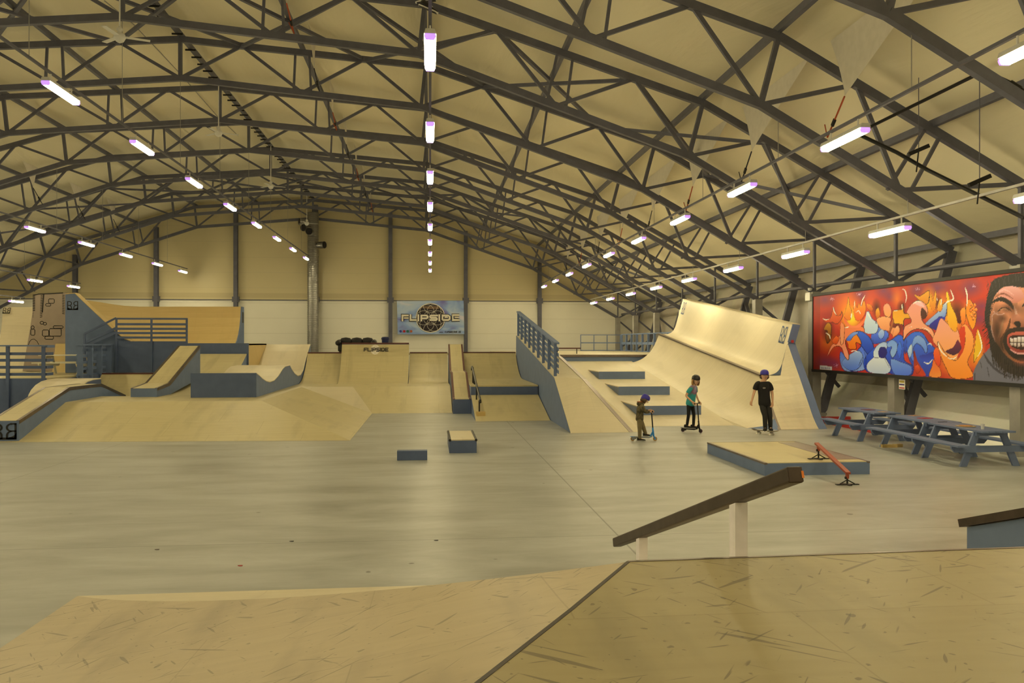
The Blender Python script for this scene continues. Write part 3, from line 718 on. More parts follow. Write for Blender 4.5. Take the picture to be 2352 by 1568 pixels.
ZD = 1.97
MB().box(4.0, 13.0, 37.36, 54.6, ZD - .06, ZD).build('deck', W_PALE, dk)
MB().box(4.7, 10.4, 37.32, 37.36, S(37.3)-.05, ZD - .05).build('front_panel', BLUE, dk)
MB().box(4.7, 10.4, 37.27, 37.38, ZD - .09, ZD + .012).build('steel_lip', COPING, dk)
for x in (4.2, 7, 10, 12.6):
    for y in (40, 45, 50, 54): MB().box(x-.06, x+.06, y-.06, y+.06, 0, ZD-.06).build('support_leg', BLUE_D, dk)
lr = thing('low_rail', 'low dark-red grind rail on the rear deck beyond the slatted fence', 'rail', (5.6, 41, ZD))
MB().beam((6.2, 41, ZD + .28), (7.6, 41, ZD + .28), .06, .06).build('top_rail', REDCOP, lr)
for x in (6.4, 7.4): MB().box(x-.02, x+.02, 40.98, 41.02, ZD, ZD + .26).build('leg', BLACKM, lr)

# --- big wall ramp on the right
wr = thing('wall_ramp', 'tall curved plywood wall ramp with a second tier and logos at its upper corners', 'ramp', (10.5, 25, 0))
NE = [Vector((9.38, 23.55, .003)), Vector((9.85, 23.38, .09)), Vector((10.17, 23.50, .30)), Vector((10.29, 24.10, .68)), Vector((10.40, 24.72, 1.10)), Vector((10.5, 25.3, 1.49))]
FZ = S(36.9)
FE = [Vector((9.2, 36.9, FZ - .012)), Vector((9.58, 36.9, FZ + .10)), Vector((9.92, 36.9, FZ + .32)), Vector((10.18, 36.9, FZ + .62)), Vector((10.37, 36.9, FZ + .98)), Vector((10.5, 36.9, 2.93))]
def dense(P, n=4):
    out = []
    for i in range(len(P) - 1):
        p0, p1, p2, p3 = P[max(i-1, 0)], P[i], P[i+1], P[min(i+2, len(P)-1)]
        for k in range(n):
            t = k / n
            out.append(.5*((2*p1) + (p2-p0)*t + (2*p0-5*p1+4*p2-p3)*t*t + (3*p1-p0-3*p2+p3)*t**3))
    return out + [P[-1]]
def sheet(name, A, B, rows, par, m, t=.03, bulge=None):
    """smooth surface between two edge curves, thickened"""
    mb = MB(); n = len(A); V = []
    for j in range(rows + 1):
        f = j / rows
        for i in range(n): V.append(A[i].lerp(B[i], f) + (bulge(i/(n-1), f) if bulge else Vector()))
    mb.add(V, [(j*n+i, j*n+i+1, (j+1)*n+i+1, (j+1)*n+i) for j in range(rows) for i in range(n-1)])
    o = mb.build(name, m, par, smooth=True)
    return o
MID = [Vector((9.25, 27.0, S(27.0) - .012)), Vector((9.62, 26.8, S(26.8)+.10)), Vector((9.95, 26.7, S(26.7)+.32)), Vector((10.2, 26.6, S(26.6)+.62)), Vector((10.38, 26.6, S(26.6)+.98)), Vector((10.5, 26.6, 1.65))]
NM = [p0.lerp(p1, .25) for p0, p1 in zip(NE, MID)]; NM[0].z = -.01; NM[1].z = .085; NM[2].z = .30
a_, n_, b_, c_ = dense(NE), dense(NM), dense(MID), dense(FE)
sheet('lower_curve', a_, n_, 2, wr, W_PALE); sheet('lower_curve', n_, b_, 3, wr, W_PALE); sheet('lower_curve', b_, c_, 8, wr, W_PALE)
facet([(9.3, 24.35, .004), (9.38, 23.55, .004), (9.27, 25.6, S(25.6)+.003)], 'toe_sheet', W_PALE, wr, .01)
# coping strip
MB().path([Vector((10.52, 25.2, 1.50)), Vector((10.52, 37.0, 2.945))], .16, .05).build('coping_strip', COPING, wr)
# upper tier
UN_ = [Vector((10.58, 25.3, 1.50)), Vector((10.86, 25.3, 1.51)), Vector((11.10, 25.32, 1.62)), Vector((11.24, 25.35, 1.83)), Vector((11.37, 25.4, 2.2)), Vector((11.47, 25.42, 2.55)), Vector((11.64, 25.42, 3.14))]
UF_ = [q + Vector((0, 11.5, 1.42)) for q in UN_]
u1_, u2_ = dense(UN_), dense(UF_)
sheet('upper_curve', u1_, u2_, 8, wr, W_PALE)
sheet('back_sheet', [q + Vector((.26, 0, -.02)) for q in u1_], [q + Vector((.26, 0, -.02)) for q in u2_], 2, wr, BLUE_D)
mb = MB(); mb.path([u1_[-1] + Vector((.12, 0, -.02)), u2_[-1] + Vector((.12, 0, -.02))], .28, .04); mb.build('top_edge', W_PALE, wr)
# near end: corner panel, bank facing the camera, painted edges
E_ = [(u1_[i], u1_[i] + Vector((.26, 0.02, -.03))) for i in range(len(u1_)) if u1_[i].z > 2.5]
mb = MB()
for (p0, q0), (p1, q1) in zip(E_, E_[1:]):
    mb.hexa([p0 + Vector((0,-.03,0)), q0 + Vector((0,-.03,0)), q0, p0, p1 + Vector((0,-.03,0)), q1 + Vector((0,-.03,0)), q1, p1])
mb.build('end_panel', BLUE, wr)
mb = MB(); MBs = [(11.64 - .02, 25.385, 2.86)]
BANK = [Vector((10.10, 22.95, .005)), Vector((11.36, 23.15, .005)), Vector((11.46, 25.42, 2.55)), Vector((11.24, 25.35, 1.86)), Vector((11.20, 25.33, 1.50)), Vector((10.5, 25.3, 1.49))]
K0, K1 = onY(1786, 975, 23.2), None
P_ = dense([Vector((0, 23.05, .0)), Vector((0, 23.42, .30)), Vector((0, 23.86, .80)), Vector((0, 24.46, 1.48)), Vector((0, 24.98, 2.05)), Vector((0, 25.42, 2.55))], 3)
mb = MB()
def bl(y): return 10.10 + (10.5 - 10.10) * (y - 22.95) / (25.3 - 22.95)
def ux(z):
    for p0, p1 in zip(u1_, u1_[1:]):
        if p0.z <= z <= p1.z and p1.z > p0.z: return p0.x + (p1.x - p0.x) * (z - p0.z) / (p1.z - p0.z)
    return u1_[-1].x
lft = []; rgt = []
for q in P_:
    f = q.z / 2.55
    xr = 11.36 + (11.47 - 11.36) * f
    if q.z <= 1.49: xl = 10.10 + .40 * q.z / 1.49; 
    else: xl = ux(max(q.z, 1.83))
    yl = 22.98 + 2.30 * (q.z / 1.49) ** .92 if q.z <= 1.49 else q.y
    if q.z > 1.49:
        f_ = (q.z - 1.49) / 1.06; xl = 10.98 + (11.455 - 10.98) * f_; yl = 24.85 + (25.41 - 24.85) * f_
    lft.append(Vector((xl, yl, max(q.z, .005)))); rgt.append(Vector((xr, q.y, max(q.z, .005))))
k_ = max(i for i, q in enumerate(P_) if q.z <= 1.49)
mb.ruled(lft[:k_+1], rgt[:k_+1])
q0_ = Vector((10.98, 24.85, P_[k_].z))
mb.ruled([q0_] + lft[k_+1:], rgt[k_:])
mb.ruled([q0_] + lft[k_+1:], [Vector((11.25, 25.33, P_[k_].z))] + [Vector((ux(max(q.z, 1.83)) + .01, 25.36, q.z)) for q in lft[k_+1:]])
mb.build('end_bank', W_PALE, wr, smooth=False)
MB().add([lft[k_], q0_, Vector((11.26, 25.34, 1.495)), Vector((10.5, 25.34, 1.495))], [(0, 1, 2, 3)]).build('end_ledge', W_PALE, wr)
mb = MB()
for i in range(len(rgt) - 1):
    a, b = rgt[i], rgt[i+1]; q = Vector((.27, .03, 0))
    mb.hexa([a, a + q, a + q + Vector((0, .1, 0)), a + Vector((0, .1, 0)), b, b + q, b + q + Vector((0, .1, 0)), b + Vector((0, .1, 0))])
mb.build('side_panel', BLUE, wr)
# small blue end of the upper curve, and the strip along the corner
uu = [q for q in u1_ if 10.84 <= q.x <= 11.26]
MB().add([q + Vector((0, -.03, 0)) for q in uu] + [Vector((11.26, 25.3, 1.50))], [tuple(range(len(uu) + 1))]).build('curve_end', BLUE, wr)
mb = MB()
sa = [lft[i] for i in range(k_ + 1)] + [Vector((10.5, 25.28, 1.5))]
for a, b in zip(sa, sa[1:]):
    q = Vector((.075, -.012, .012)); mb.add([a + Vector((-.02, -.02, .0)), a + q, b + q, b + Vector((-.02, -.02, .0))], [(0, 1, 2, 3)])
mb.build('corner_plate', PLATE, wr)
MB().add([Vector((9.38, 23.54, 0)), Vector((9.85, 23.34, .085)), Vector((10.17, 23.41, .29)), Vector((10.12, 23.0, 0.02)), Vector((10.1, 22.97, 0))], [(0, 1, 2, 3, 4)]).build('toe_panel', BLUE, wr)
# logos at both upper corners
def onupper(f, s):
    i = s * (len(u1_) - 1); k = min(int(i), len(u1_) - 2); r_ = i - k
    pa = u1_[k].lerp(u1_[k+1], r_); pb = u2_[k].lerp(u2_[k+1], r_)
    return pa.lerp(pb, f) + Vector((-.012, -.0, .006))
board_logo(lambda a, b: onupper(.055 - a*.036, .80 + b*.155), wr, BLUE_D)
board_logo(lambda a, b: onupper(.975 - a*.036, .80 + b*.155), wr, BLUE_D)
q = onupper(.0, .84)
MB().tube(q + Vector((.15, -.06, 0)), q + Vector((.15, -.05, 0)), .05, n=14).build('sticker', RED_P, wr)
# ------------------------------------------------------------------ left side of the hall
ZL = 1.32
lp = thing('corner_platform', 'dark blue panelled platform at the far left with a slatted guard rail', 'platform', (-16, 29.5, 0))
MB().box(-20.5, -13.08, 29.55, 40, ZL-.06, ZL).build('deck', W_RAMP, lp)
MB().box(-20.5, -13.08, 29.5, 29.55, 0, ZL).build('front_panel', BLUE_D, lp)
MB().box(-13.12, -13.08, 29.55, 33.5, 0, ZL - .061).build('side_panel', BLUE_D, lp)
for x in (-18.4, -16.6, -15.4, -14.3, -13.15):
    MB().box(x-.05, x+.05, 29.42, 29.5, 0, ZL + 1.13).build('post', BLUE_D, lp)
MB().box(-20.5, -13.05, 29.38, 29.54, ZL + 1.09, ZL + 1.14).build('top_rail', BLUE, lp)
for h in (.14, .38, .62, .84): MB().box(-20.5, -13.1, 29.5, 29.53, ZL + h - .05, ZL + h + .05).build('slat', BLUE_D, lp)
MB().box(-13.1, -13.02, 29.45, 30.0, ZL + 1.05, ZL + 1.14).build('side_rail', BLUE, lp)
for h in (.14, .38, .62, .84): MB().box(-13.09, -13.06, 29.5, 30.0, ZL + h - .05, ZL + h + .05).build('side_slat', BLUE_D, lp)
cv = [(27.38, .70), (27.48, .88), (27.66, 1.03), (27.95, 1.17), (28.35, 1.27), (28.8, 1.31), (29.45, 1.32)]
curb = thing('curved_bank', 'small rounded plywood bank between the climbing ledge and the far-left guard rail', 'ramp', (-12, 27.6, 0))
MB().slab([(-12.72, y, z) for y, z in cv], [(-11.26, y, z) for y, z in cv], .03).build('riding_surface', W_PALE, curb, smooth=False)
for x in (-12.72, -11.28): MB().prism([(x, y, z-.03) for y, z in cv] + [(x, 29.45, 0), (x, 27.38, 0)], (.02, 0, 0)).build('side_panel', BLUE_D, curb)
MB().box(-12.72, -11.26, 27.36, 27.38, 0, .69).build('front_panel', BLUE_D, curb)
# guard on the side of the back-left quarter
gf = thing('side_guard', 'narrow blue guard fence seen end-on beside the back-left quarter', 'fence', (-12.8, 32, ZL))
for y in (31.7, 32.6, 33.5, 34.4): MB().box(-12.95, -12.77, y-.05, y+.05, .62 if y < 34 else .3, ZL + 1.13).build('post', BLUE, gf)
MB().box(-13.0, -12.72, 31.6, 34.5, ZL + 1.11, ZL + 1.16).build('top_rail', BLUE, gf)
for h in (.0, .24, .48, .72, .94): MB().box(-12.98, -12.95, 31.65, 34.45, ZL + h - .05, ZL + h + .05).build('slat', BLUE, gf)
MB().prism([(-12.9, 31.6, .5), (-12.9, 34.5, .5), (-12.9, 34.5, ZL), (-12.9, 31.6, ZL)], (.04, 0, 0)).build('kick_panel', BLUE_D, gf)
ramp('quarter_pipe', 'wide low plywood quarter at the back left below the dark blue fascia', -12.78, -9.62, arc(31.0, .30, 33.5, ZL, kind='b'), W_RAMP, 0, coping=-1)
ld = thing('left_deck', 'plywood landing above the back-left quarter, carrying the white table', 'platform', (-14, 33.5, 0))
MB().box(-20.5, -9.62, 33.52, 38, ZL - .06, ZL - .0).build('deck', W_RAMP, ld) if False else MB().box(-13.05, -9.62, 33.52, 38, ZL - .06, ZL).build('deck', W_RAMP, ld)
MB().box(-13.0, -9.62, 33.5, 33.53, 0.3, ZL - .06).build('front_panel', BLUE_D, ld)
# roll-in with logo and stair guard
YR = 34.7
rp = [onY(u, v, YR) for (u, v) in ((150, 674), (172, 672), (200, 699), (232, 729), (262, 757), (276, 769.5), (287, 777.5), (300, 782))]
zb = ZL + .005
ri = thing('roll_in_ramp', 'tall blue roll-in ramp with a black logo and a slanting wooden edge, back left', 'ramp', (-14.8, YR, ZL))
MB().prism([(q.x, YR, q.z - .03) for q in rp] + [(rp[-1].x, YR, zb), (rp[0].x, YR, zb)], (0, .04, 0)).build('side_panel', BLUE, ri)
MB().slab([q + Vector((0, -.02, 0)) for q in rp], [q + Vector((0, .42, 0)) for q in rp], .03).build('riding_surface', W_YEL, ri)
MB().prism([(q.x, YR + .36, q.z - .03) for q in rp] + [(rp[-1].x, YR + .36, zb), (rp[0].x, YR + .36, zb)], (0, .04, 0)).build('side_panel', BLUE, ri)
MB().box(rp[0].x, rp[0].x + .04, YR + .04, YR + .36, zb, rp[0].z - .03).build('back_panel', BLUE, ri)
a, b = onY(154.5, 711.5, YR), onY(179.5, 691.5, YR)
board_logo(lambda p_, q_: Vector((a.x + (b.x - a.x)*p_, YR - .006, a.z + (b.z - a.z)*q_)), ri)
# yellow wall ride and upper platform with fascia and railings
up = thing('upper_platform', 'dark blue platform with a flat-barred railing in front of the yellow wall ride', 'platform', (-11, 34.5, ZL))
YF = 34.5
xa, xb, xc = onY(266, 800, YF).x, onY(431, 800, YF).x, onY(571, 800, YF).x
zt = onY(350, 783.5, YF).z
MB().box(xa, xb, YF, YF + .04, zb, zt).build('fascia', BLUE_D, up)
zt2 = onY(500, 788, YF).z; zb2 = onY(500, 814, YF).z
MB().box(xb, xc, YF, YF + .04, zb2 - 1.2, zt2).build('fascia', BLUE_D, up)
MB().box(rp[-1].x, xc, YF + .04, 38.2, zt2 - .08, zt2 - .02).build('deck', W_YEL, up)
MB().box(xc - .03, xc, YF + .04, 38.2, ZL, zt2 - .02).build('side_panel', W_YEL, up)
zr = onY(350, 730.5, YF).z
for u in (268, 348.5, 429.5):
    x = onY(u, 750, YF).x; MB().box(x - .035, x + .035, YF - .06, YF, zb, zr).build('post', BLUE_D, up)
MB().box(xa, xb, YF - .08, YF - .02, zr - .06, zr + .01).build('top_rail', BLUE_D, up)
for v in (744.5, 755, 764.7, 775): 
    z = onY(350, v, YF).z; MB().box(xa + .02, xb, YF - .085, YF - .062, z - .045, z + .045).build('rail_bar', BLUE_D, up)
s0, s1 = onY(195.5, 766, YF), onY(268, 730, YF)
MB().beam(s0 + Vector((0, -.05, 0)), s1 + Vector((0, -.05, 0)), .06, .07).build('stair_rail', BLUE_D, up)
for v0, v1 in ((787, 753), (795, 763)):
    c0, c1 = onY(196, v0, YF), onY(268, v1, YF); MB().beam(c0 + Vector((0, -.04, 0)), c1 + Vector((0, -.04, 0)), .03, .10).build('stair_rail_bar', BLUE_D, up)
MB().box(s0.x - .035, s0.x + .035, YF - .08, YF - .02, zb, s0.z).build('stair_post', BLUE_D, up)
yw = thing('wall_ride', 'wide yellow plywood wall ride standing behind the railing', 'ramp', (-12, 38.2, ZL))
top = [onY(u, v, 39.3) for (u, v) in ((196, 689), (225, 693), (255, 698), (285, 702), (320, 704), (400, 704), (480, 704), (553, 704))]
rows = []
for f, yy in ((0, 38.2), (.1, 38.5), (.25, 38.78), (.45, 39.02), (.7, 39.2), (1, 39.3)):
    rows.append([Vector((q.x, yy, (zt2 - .02) + (q.z - zt2 + .02) * f)) for q in top])
mb = MB(); n = len(top)
for r_ in rows: mb.v += r_
mb.f = [(j*n+i, j*n+i+1, (j+1)*n+i+1, (j+1)*n+i) for j in range(len(rows)-1) for i in range(n-1)]
mb.build('riding_surface', W_YEL, yw)
x = top[-1].x
MB().prism([(x, r_[-1].y, r_[-1].z) for r_ in rows] + [(x, 39.75, top[-1].z), (x, 39.75, zt2 - .02)], (.05, 0, 0)).build('side_panel', BLUE, yw)
MB().box(top[0].x, x, 39.7, 39.74, ZL, top[-1].z - .03).build('back_panel', BLUE_D, yw)
MB().path([q + Vector((0, .2, -.02)) for q in top], .42, .03).build('top_edge', W_YEL, yw)
MB().box(x + .052, x + .056, 39.35, 39.65, top[-1].z - .75, top[-1].z - .25).build('printed_logo', BLACK, yw)
# bank left of the wave box and the down ledge on it
ramp('bank_ramp', 'plywood bank behind the down ledge, below the dark blue fascia', -9.55, -7.47, arc(28.6, DZ, 34.45, 2.08, kind='b'), W_RAMP, DZ - .02, sides=(1, 1), back=False)
tp = [(27.0, 1.10), (28.3, 1.20), (31.9, 2.42)]
dl = ledge('grind_ledge', 'plywood-topped down ledge slanting towards the camera left of the wave ramp', -9.42, -8.62, tp, [(27.0, DZ), (28.3, DZ), (31.9, 1.2)])
# climbing tower with painted stones
YT = 36.2
tw = thing('climbing_tower', 'stone-painted castle tower wall with dark crenel stripes, far left', 'wall panel', (-15.9, YT, ZL))
tq = [onY(u, v, YT) for (u, v) in ((76, 676), (152, 672), (152, 852), (52, 852), (68, 760), (75, 715))]
tq = [Vector((q.x, q.y, max(q.z, ZL + .005))) for q in tq]
MB().prism(tq, (0, .5, 0)).build('painted_face', STONE, tw)
def tow(u, v): q = onY(u, v, YT); return q + Vector((0, -.008, 0))
mb = MB(); sq = lambda x, y, w_, h_, r_=5: [(x+r_, y), (x+w_-r_, y), (x+w_, y+r_), (x+w_, y+h_-r_), (x+w_-r_, y+h_), (x+r_, y+h_), (x, y+h_-r_), (x, y+r_)]
def z1(pts): return [(q[0]/7.84, 660 + q[1]/7.84) for q in pts]
for (x, y, w_, h_) in ((875,205,105,80),(822,290,95,45),(725,610,60,50),(780,630,60,45),(565,690,50,60),(555,750,75,110),(962,690,175,45),(765,765,115,110),(890,740,215,135),(810,878,155,55)):
    ribbon(mb, z1(sq(x, y, w_, h_, 16)), 1.5, lambda a, b: tow(a, b), closed=True)
ribbon(mb, z1([(510,1040),(530,980),(570,935),(620,930),(670,970),(700,1030)]), 1.2, lambda a, b: tow(a, b))
ribbon(mb, z1([(600,140),(700,118),(900,112),(1140,98)]), 2.4, lambda a, b: tow(a, b))
ribbon(mb, z1([(790,120),(775,300),(765,450)]), 2.6, lambda a, b: tow(a, b))
for k in range(14):
    y = 130 + k*30; flat(mb, z1([(590, y), (635, y+6), (632, y+22), (588, y+16)]) if k < 10 else z1([(590, y), (600, y+6), (600, y+18), (590, y+14)]), lambda a, b: tow(a, b))
    flat(mb, z1([(735-k, y+10), (775-k, y), (775-k, y+13), (735-k, y+22)]), lambda a, b: tow(a, b))
    if k < 12: flat(mb, z1([(1122, y), (1165, y+8), (1165, y+20), (1122, y+13)]), lambda a, b: tow(a, b))
mb.build('painted_outlines', BLACK, tw, fix=False)
# quarter at the far left
fl = thing('quarter_pipe', 'pale plywood quarter at the far left edge, black logo in its upper corner', 'ramp', (-18, 37, ZL))
q0 = [onY(u, v, 37.6) for (u, v) in ((7, 705), (75, 705))]
pr = [(36.4, ZL + .01), (36.75, ZL + .2), (37.1, ZL + .7), (37.35, ZL + 1.4), (37.52, ZL + 2.1), (37.6, q0[0].z)]
MB().slab([(q0[0].x, y, z) for y, z in pr], [(q0[1].x + .3, y, z) for y, z in pr], .03).build('riding_surface', W_PALE, fl)
MB().box(q0[0].x, q0[1].x + .3, 37.62, 38.1, ZL, q0[0].z - .03).build('back_panel', BLUE_D, fl)
for x in (q0[0].x, q0[1].x + .28): MB().prism([(x, y, z - .03) for y, z in pr] + [(x, 37.62, ZL)], (.02, 0, 0)).build('side_panel', BLUE_D, fl)
a, b = onY(7.5, 720, 37.56), onY(25.5, 706.5, 37.58)
board_logo(lambda p_, q_: Vector((a.x + (b.x-a.x)*p_, 37.47 + .1*q_, a.z + (b.z-a.z)*q_)), fl)
# leaning board and white table
lb = MB(); c0, c1 = onY(120, 846, 35.2), onY(162, 789, 35.5)
lb.hexa([(c0.x, 35.2, ZL+.005), (c1.x, 35.2, ZL+.005), (c1.x, 35.23, ZL+.005), (c0.x, 35.23, ZL+.005), (c0.x, 35.5, c1.z), (c1.x, 35.5, c1.z), (c1.x, 35.53, c1.z), (c0.x, 35.53, c1.z)])
tag(lb.build('plywood_board', W_YEL), 'loose yellow plywood board leaning behind the white picnic table', 'board')

def picnic(name, label, m, group=None):
    """table built at the origin, long side along y"""
    t = thing(name, label, 'table', (0, 0, 0), group)
    mb = MB()
    for k in range(5): mb.box(-.36 + k*.146, -.36 + k*.146 + .138, -.92, .92, .715, .752)
    mb.build('table_top', m, t)
    for s in (-1, 1):
        mb = MB()
        for k in range(2): mb.box(s*.755 - .14 + k*.145, s*.755 - .14 + k*.145 + .138, -.92, .92, .43, .467)
        mb.build('bench_seat', m, t)
    for y in (-.68, .68):
        MB().box(-.34, .34, y - .03, y + .03, .635, .715).build('top_bearer', m, t)
        MB().prism([(-.88, y - .025, .43), (-.88, y - .025, .38), (-.80, y - .025, .30), (.80, y - .025, .30), (.88, y - .025, .38), (.88, y - .025, .43)], (0, .05, 0)).build('seat_bearer', m, t)
        for s in (-1, 1):
            MB().prism([(s*.20, y + .03, .71), (s*.35, y + .03, .71), (s*.66, y + .03, .0), (s*.51, y + .03, .0)], (0, .05 if y < 0 else -.05, 0)).build('leg', m, t)
    return t
T1 = picnic('picnic_table', 'blue-grey picnic table nearest the camera, plastic cup on its near end', TABLE, 'picnic tables under the mural')
T1.location = (11.47, 16.45, 0)
T2 = dup(T1, 'blue-grey picnic table in the middle of the three, timber offcuts beside its leg', (11.58, 18.32, 0))
T3 = dup(T1, 'blue-grey picnic table farthest from the camera, next to the big wall ramp', (11.6, 20.75, 0))
TW_ = picnic('picnic_table', 'cream-white picnic table on the back-left landing', WHITEWOOD)
TW_.location = (onY(155, 830, 33.45).x, 33.45, ZL); TW_.rotation_euler = (0, 0, R(90))

# ------------------------------------------------------------------ foreground deck and banks
ZC = 1.05
fd = thing('foreground_ramp', 'scuffed plywood deck and hip bank filling the bottom of the picture', 'ramp', (2, 3, 0))
SEAM = [Vector((1.35, 5.5, ZC)), Vector((.79, 4.55, ZC)), Vector((.21, 3.61, ZC)), Vector((-.45, 2.5, ZC)), (Vector((-1.2, 1.2, ZC)))]
TOE = [Vector((-3.52, 8.62, .006)), Vector((-3.56, 7.2, .006)), Vector((-3.6, 5.8, .006)), Vector((-3.62, 4.0, .006)), Vector((-3.64, 1.2, .006))]
def ease(f): return f ** 1.38
mb = MB(); NJ = 24
for i in range(len(SEAM)):
    for j in range(NJ + 1):
        f = j / NJ; q = TOE[i].lerp(SEAM[i], f); q.z = .006 + (ZC - .006) * ease(f); mb.v.append(q)
for i in range(len(SEAM) - 1):
    for j in range(NJ): mb.f.append((i*(NJ+1)+j, i*(NJ+1)+j+1, (i+1)*(NJ+1)+j+1, (i+1)*(NJ+1)+j))
mb.build('left_bank', W_FRONT, fd, smooth=True)
mb = MB(); NJ = 24
toe2 = [Vector((-3.52, 8.62, .006)), Vector((9.0, 8.66, .006))]; hip = [Vector((-3.52, 8.62, .006)), Vector((1.35, 5.5, ZC))]
A = []; B = []
for j in range(NJ + 1):
    f = j / NJ; q = hip[0].lerp(hip[1], f); z = .006 + (ZC - .006) * ease(f); A.append(Vector((q.x, q.y, z)))
    B.append(Vector((9.0, 8.66 + (5.72 - 8.66) * f, z)))
mb.ruled(A, B); mb.build('front_bank', W_PALE, fd, smooth=True)
dkp = SEAM + [Vector((-1.2, -3, ZC)), Vector((9, -3, ZC)), Vector((9, 5.72, ZC))]
facet(dkp, 'deck', W_DECK, fd, .04)
mb = MB()
for a, b in zip(SEAM, SEAM[1:]):
    mb.hexa([a + Vector((-.011, .006, -.01)), a + Vector((.011, -.006, -.01)), b + Vector((.011, -.006, -.01)), b + Vector((-.011, .006, -.01)),
             a + Vector((-.011, .006, .003)), a + Vector((.011, -.006, .003)), b + Vector((.011, -.006, .003)), b + Vector((-.011, .006, .003))])
mb.build('seam_strip', plain('worn_seam', (0.055, 0.047, 0.045), .5, var=.5, scale=14), fd)
MB().beam((1.35, 5.505, ZC), (9, 5.725, ZC), .03, .008).build('edge_strip', COPING, fd)
MB().beam((1.35, 5.505, ZC - .006), (-.4, 6.6, .62), .02, .012).build('hip_strip', COPING, fd) if False else None
MB().box(-3.3, 9, -3.03, -3, 0, ZC-.04).build('back_panel', BLUE_D, fd)
for x in (1.5, 5.5, 8.7):
    for y in (-2.6, 1.5, 4.8): MB().box(x-.05, x+.05, y-.05, y+.05, 0, ZC-.04).build('support_leg', BLUE_D, fd)
# big square grind rail
gr = thing('grind_rail', 'long rusty square steel rail sloping down on two white posts', 'rail', (2.1, 7, 0))
a, b = Vector((2.245, 4.86, 1.735)), Vector((2.125, 9.2, .265))
MB().beam(a, b, .10, .10).build('rail_beam', RUST, gr, bevel=.012)
dv = (a - b).normalized()
MB().beam(a + dv*.004, a, .09, .09).build('end_plate', RUST, gr)
e = onP(1844, 1089, a + dv*.008, dv)
r_ = dv.cross(Vector((0,0,1))).normalized(); u_ = r_.cross(dv)
MB().add([e - r_*.008 - u_*.022, e + r_*.008 - u_*.022, e + r_*.008 + u_*.022, e - r_*.008 + u_*.022], [(0,1,2,3)]).build('orange_tag', ORANGE, gr)
def railz(y): return b.z + (a.z - b.z) * (b.y - y) / (b.y - a.y) - .055
def railx(y): return b.x + (a.x - b.x) * (b.y - y) / (b.y - a.y)
for y, wpost in ((5.74, .092), (8.2, .09)):
    base = .985 if y < 7 else .0
    MB().hexa([(railx(y)-wpost/2, y-.06, base), (railx(y)+wpost/2, y-.06, base), (railx(y)+wpost/2, y+.06, base), (railx(y)-wpost/2, y+.06, base),
               (railx(y)-wpost/2, y-.06, railz(y-.06)), (railx(y)+wpost/2, y-.06, railz(y-.06)), (railx(y)+wpost/2, y+.06, railz(y+.06)), (railx(y)-wpost/2, y+.06, railz(y+.06))]).build('post', WHITE_P, gr)
# blue ledge at the right edge
tp = [(8.62, .62), (8.45, .665), (5.75, 1.53), (3.0, 1.55)]
rg = thing('grind_ledge', 'blue ledge with a thick rusty cap at the right edge beyond the deck', 'ledge', (6.1, 8.6, 0))
yz = [(8.6, .60), (5.7, 1.53)]
MB().hexa([(5.84, 8.42, 0), (6.5, 8.42, 0), (6.5, 5.75, 0), (5.84, 5.75, 0), (5.84, 8.42, .53), (6.5, 8.42, .53), (6.5, 5.75, 1.40), (5.84, 5.75, 1.40)]).build('body', BLUE, rg)
MB().beam((5.85, 8.50, .557), (5.85, 5.7, 1.475), .11, .085).build('steel_cap', RUST, rg)
MB().beam((6.485, 8.50, .557), (6.485, 5.7, 1.475), .11, .085).build('steel_cap', RUST, rg)
MB().beam((6.16, 8.45, .545), (6.16, 5.7, 1.44), .56, .04).build('top_board', W_RAMP, rg)

# ------------------------------------------------------------------ things on the open floor
pd = thing('manual_pad', 'low wide plywood pad with grey-blue sides on the right of the floor', 'box', (7.4, 16.7, 0))
PX0, PX1, PY0, PY1, PH = 6.36, 8.47, 15.1, 18.35, .245
MB().box(PX0, PX1, PY0, PY1, 0, PH - .012).build('body', BLUE, pd)
MB().box(PX0 + .05, PX1 - .05, PY0 + .02, PY1 - .02, PH - .012, PH + .002).build('top_board', W_RAMP, pd)
for x in (PX0 + .025, PX1 - .025): MB().box(x - .03, x + .03, PY0 - .004, PY1 + .004, PH - .03, PH + .004).build('edge_angle', COPING, pd)
MB().box(PX0, PX1, PY1 - .03, PY1 + .004, PH - .02, PH + .004).build('edge_angle', COPING, pd)
MB().box(PX1 - .5, PX1 - .05, PY0 + .3, PY1 - .2, PH + .002, PH + .006).build('steel_sheet', PLATE, pd)
bx = thing('grind_box', 'small blue box with round steel edges and a plywood top on the open floor', 'box', (.75, 19.8, 0))
MB().box(.44, 1.07, 18.9, 20.75, 0, .29).build('body', BLUE_D, bx); MB().box(.47, 1.04, 18.89, 20.76, .29, .315).build('top_board', W_PALE, bx)
for x in (.455, 1.055): MB().tube((x, 18.87, .30), (x, 20.77, .30), .03, n=12).build('round_coping', BLACKM, bx)
kb = thing('kerb_block', 'low plain dark blue block lying left of the small round-edged box', 'box', (-.38, 18, 0))
MB().box(-.71, -.06, 17.85, 18.05, 0, .205).build('body', BLUE_D, kb, bevel=.006)

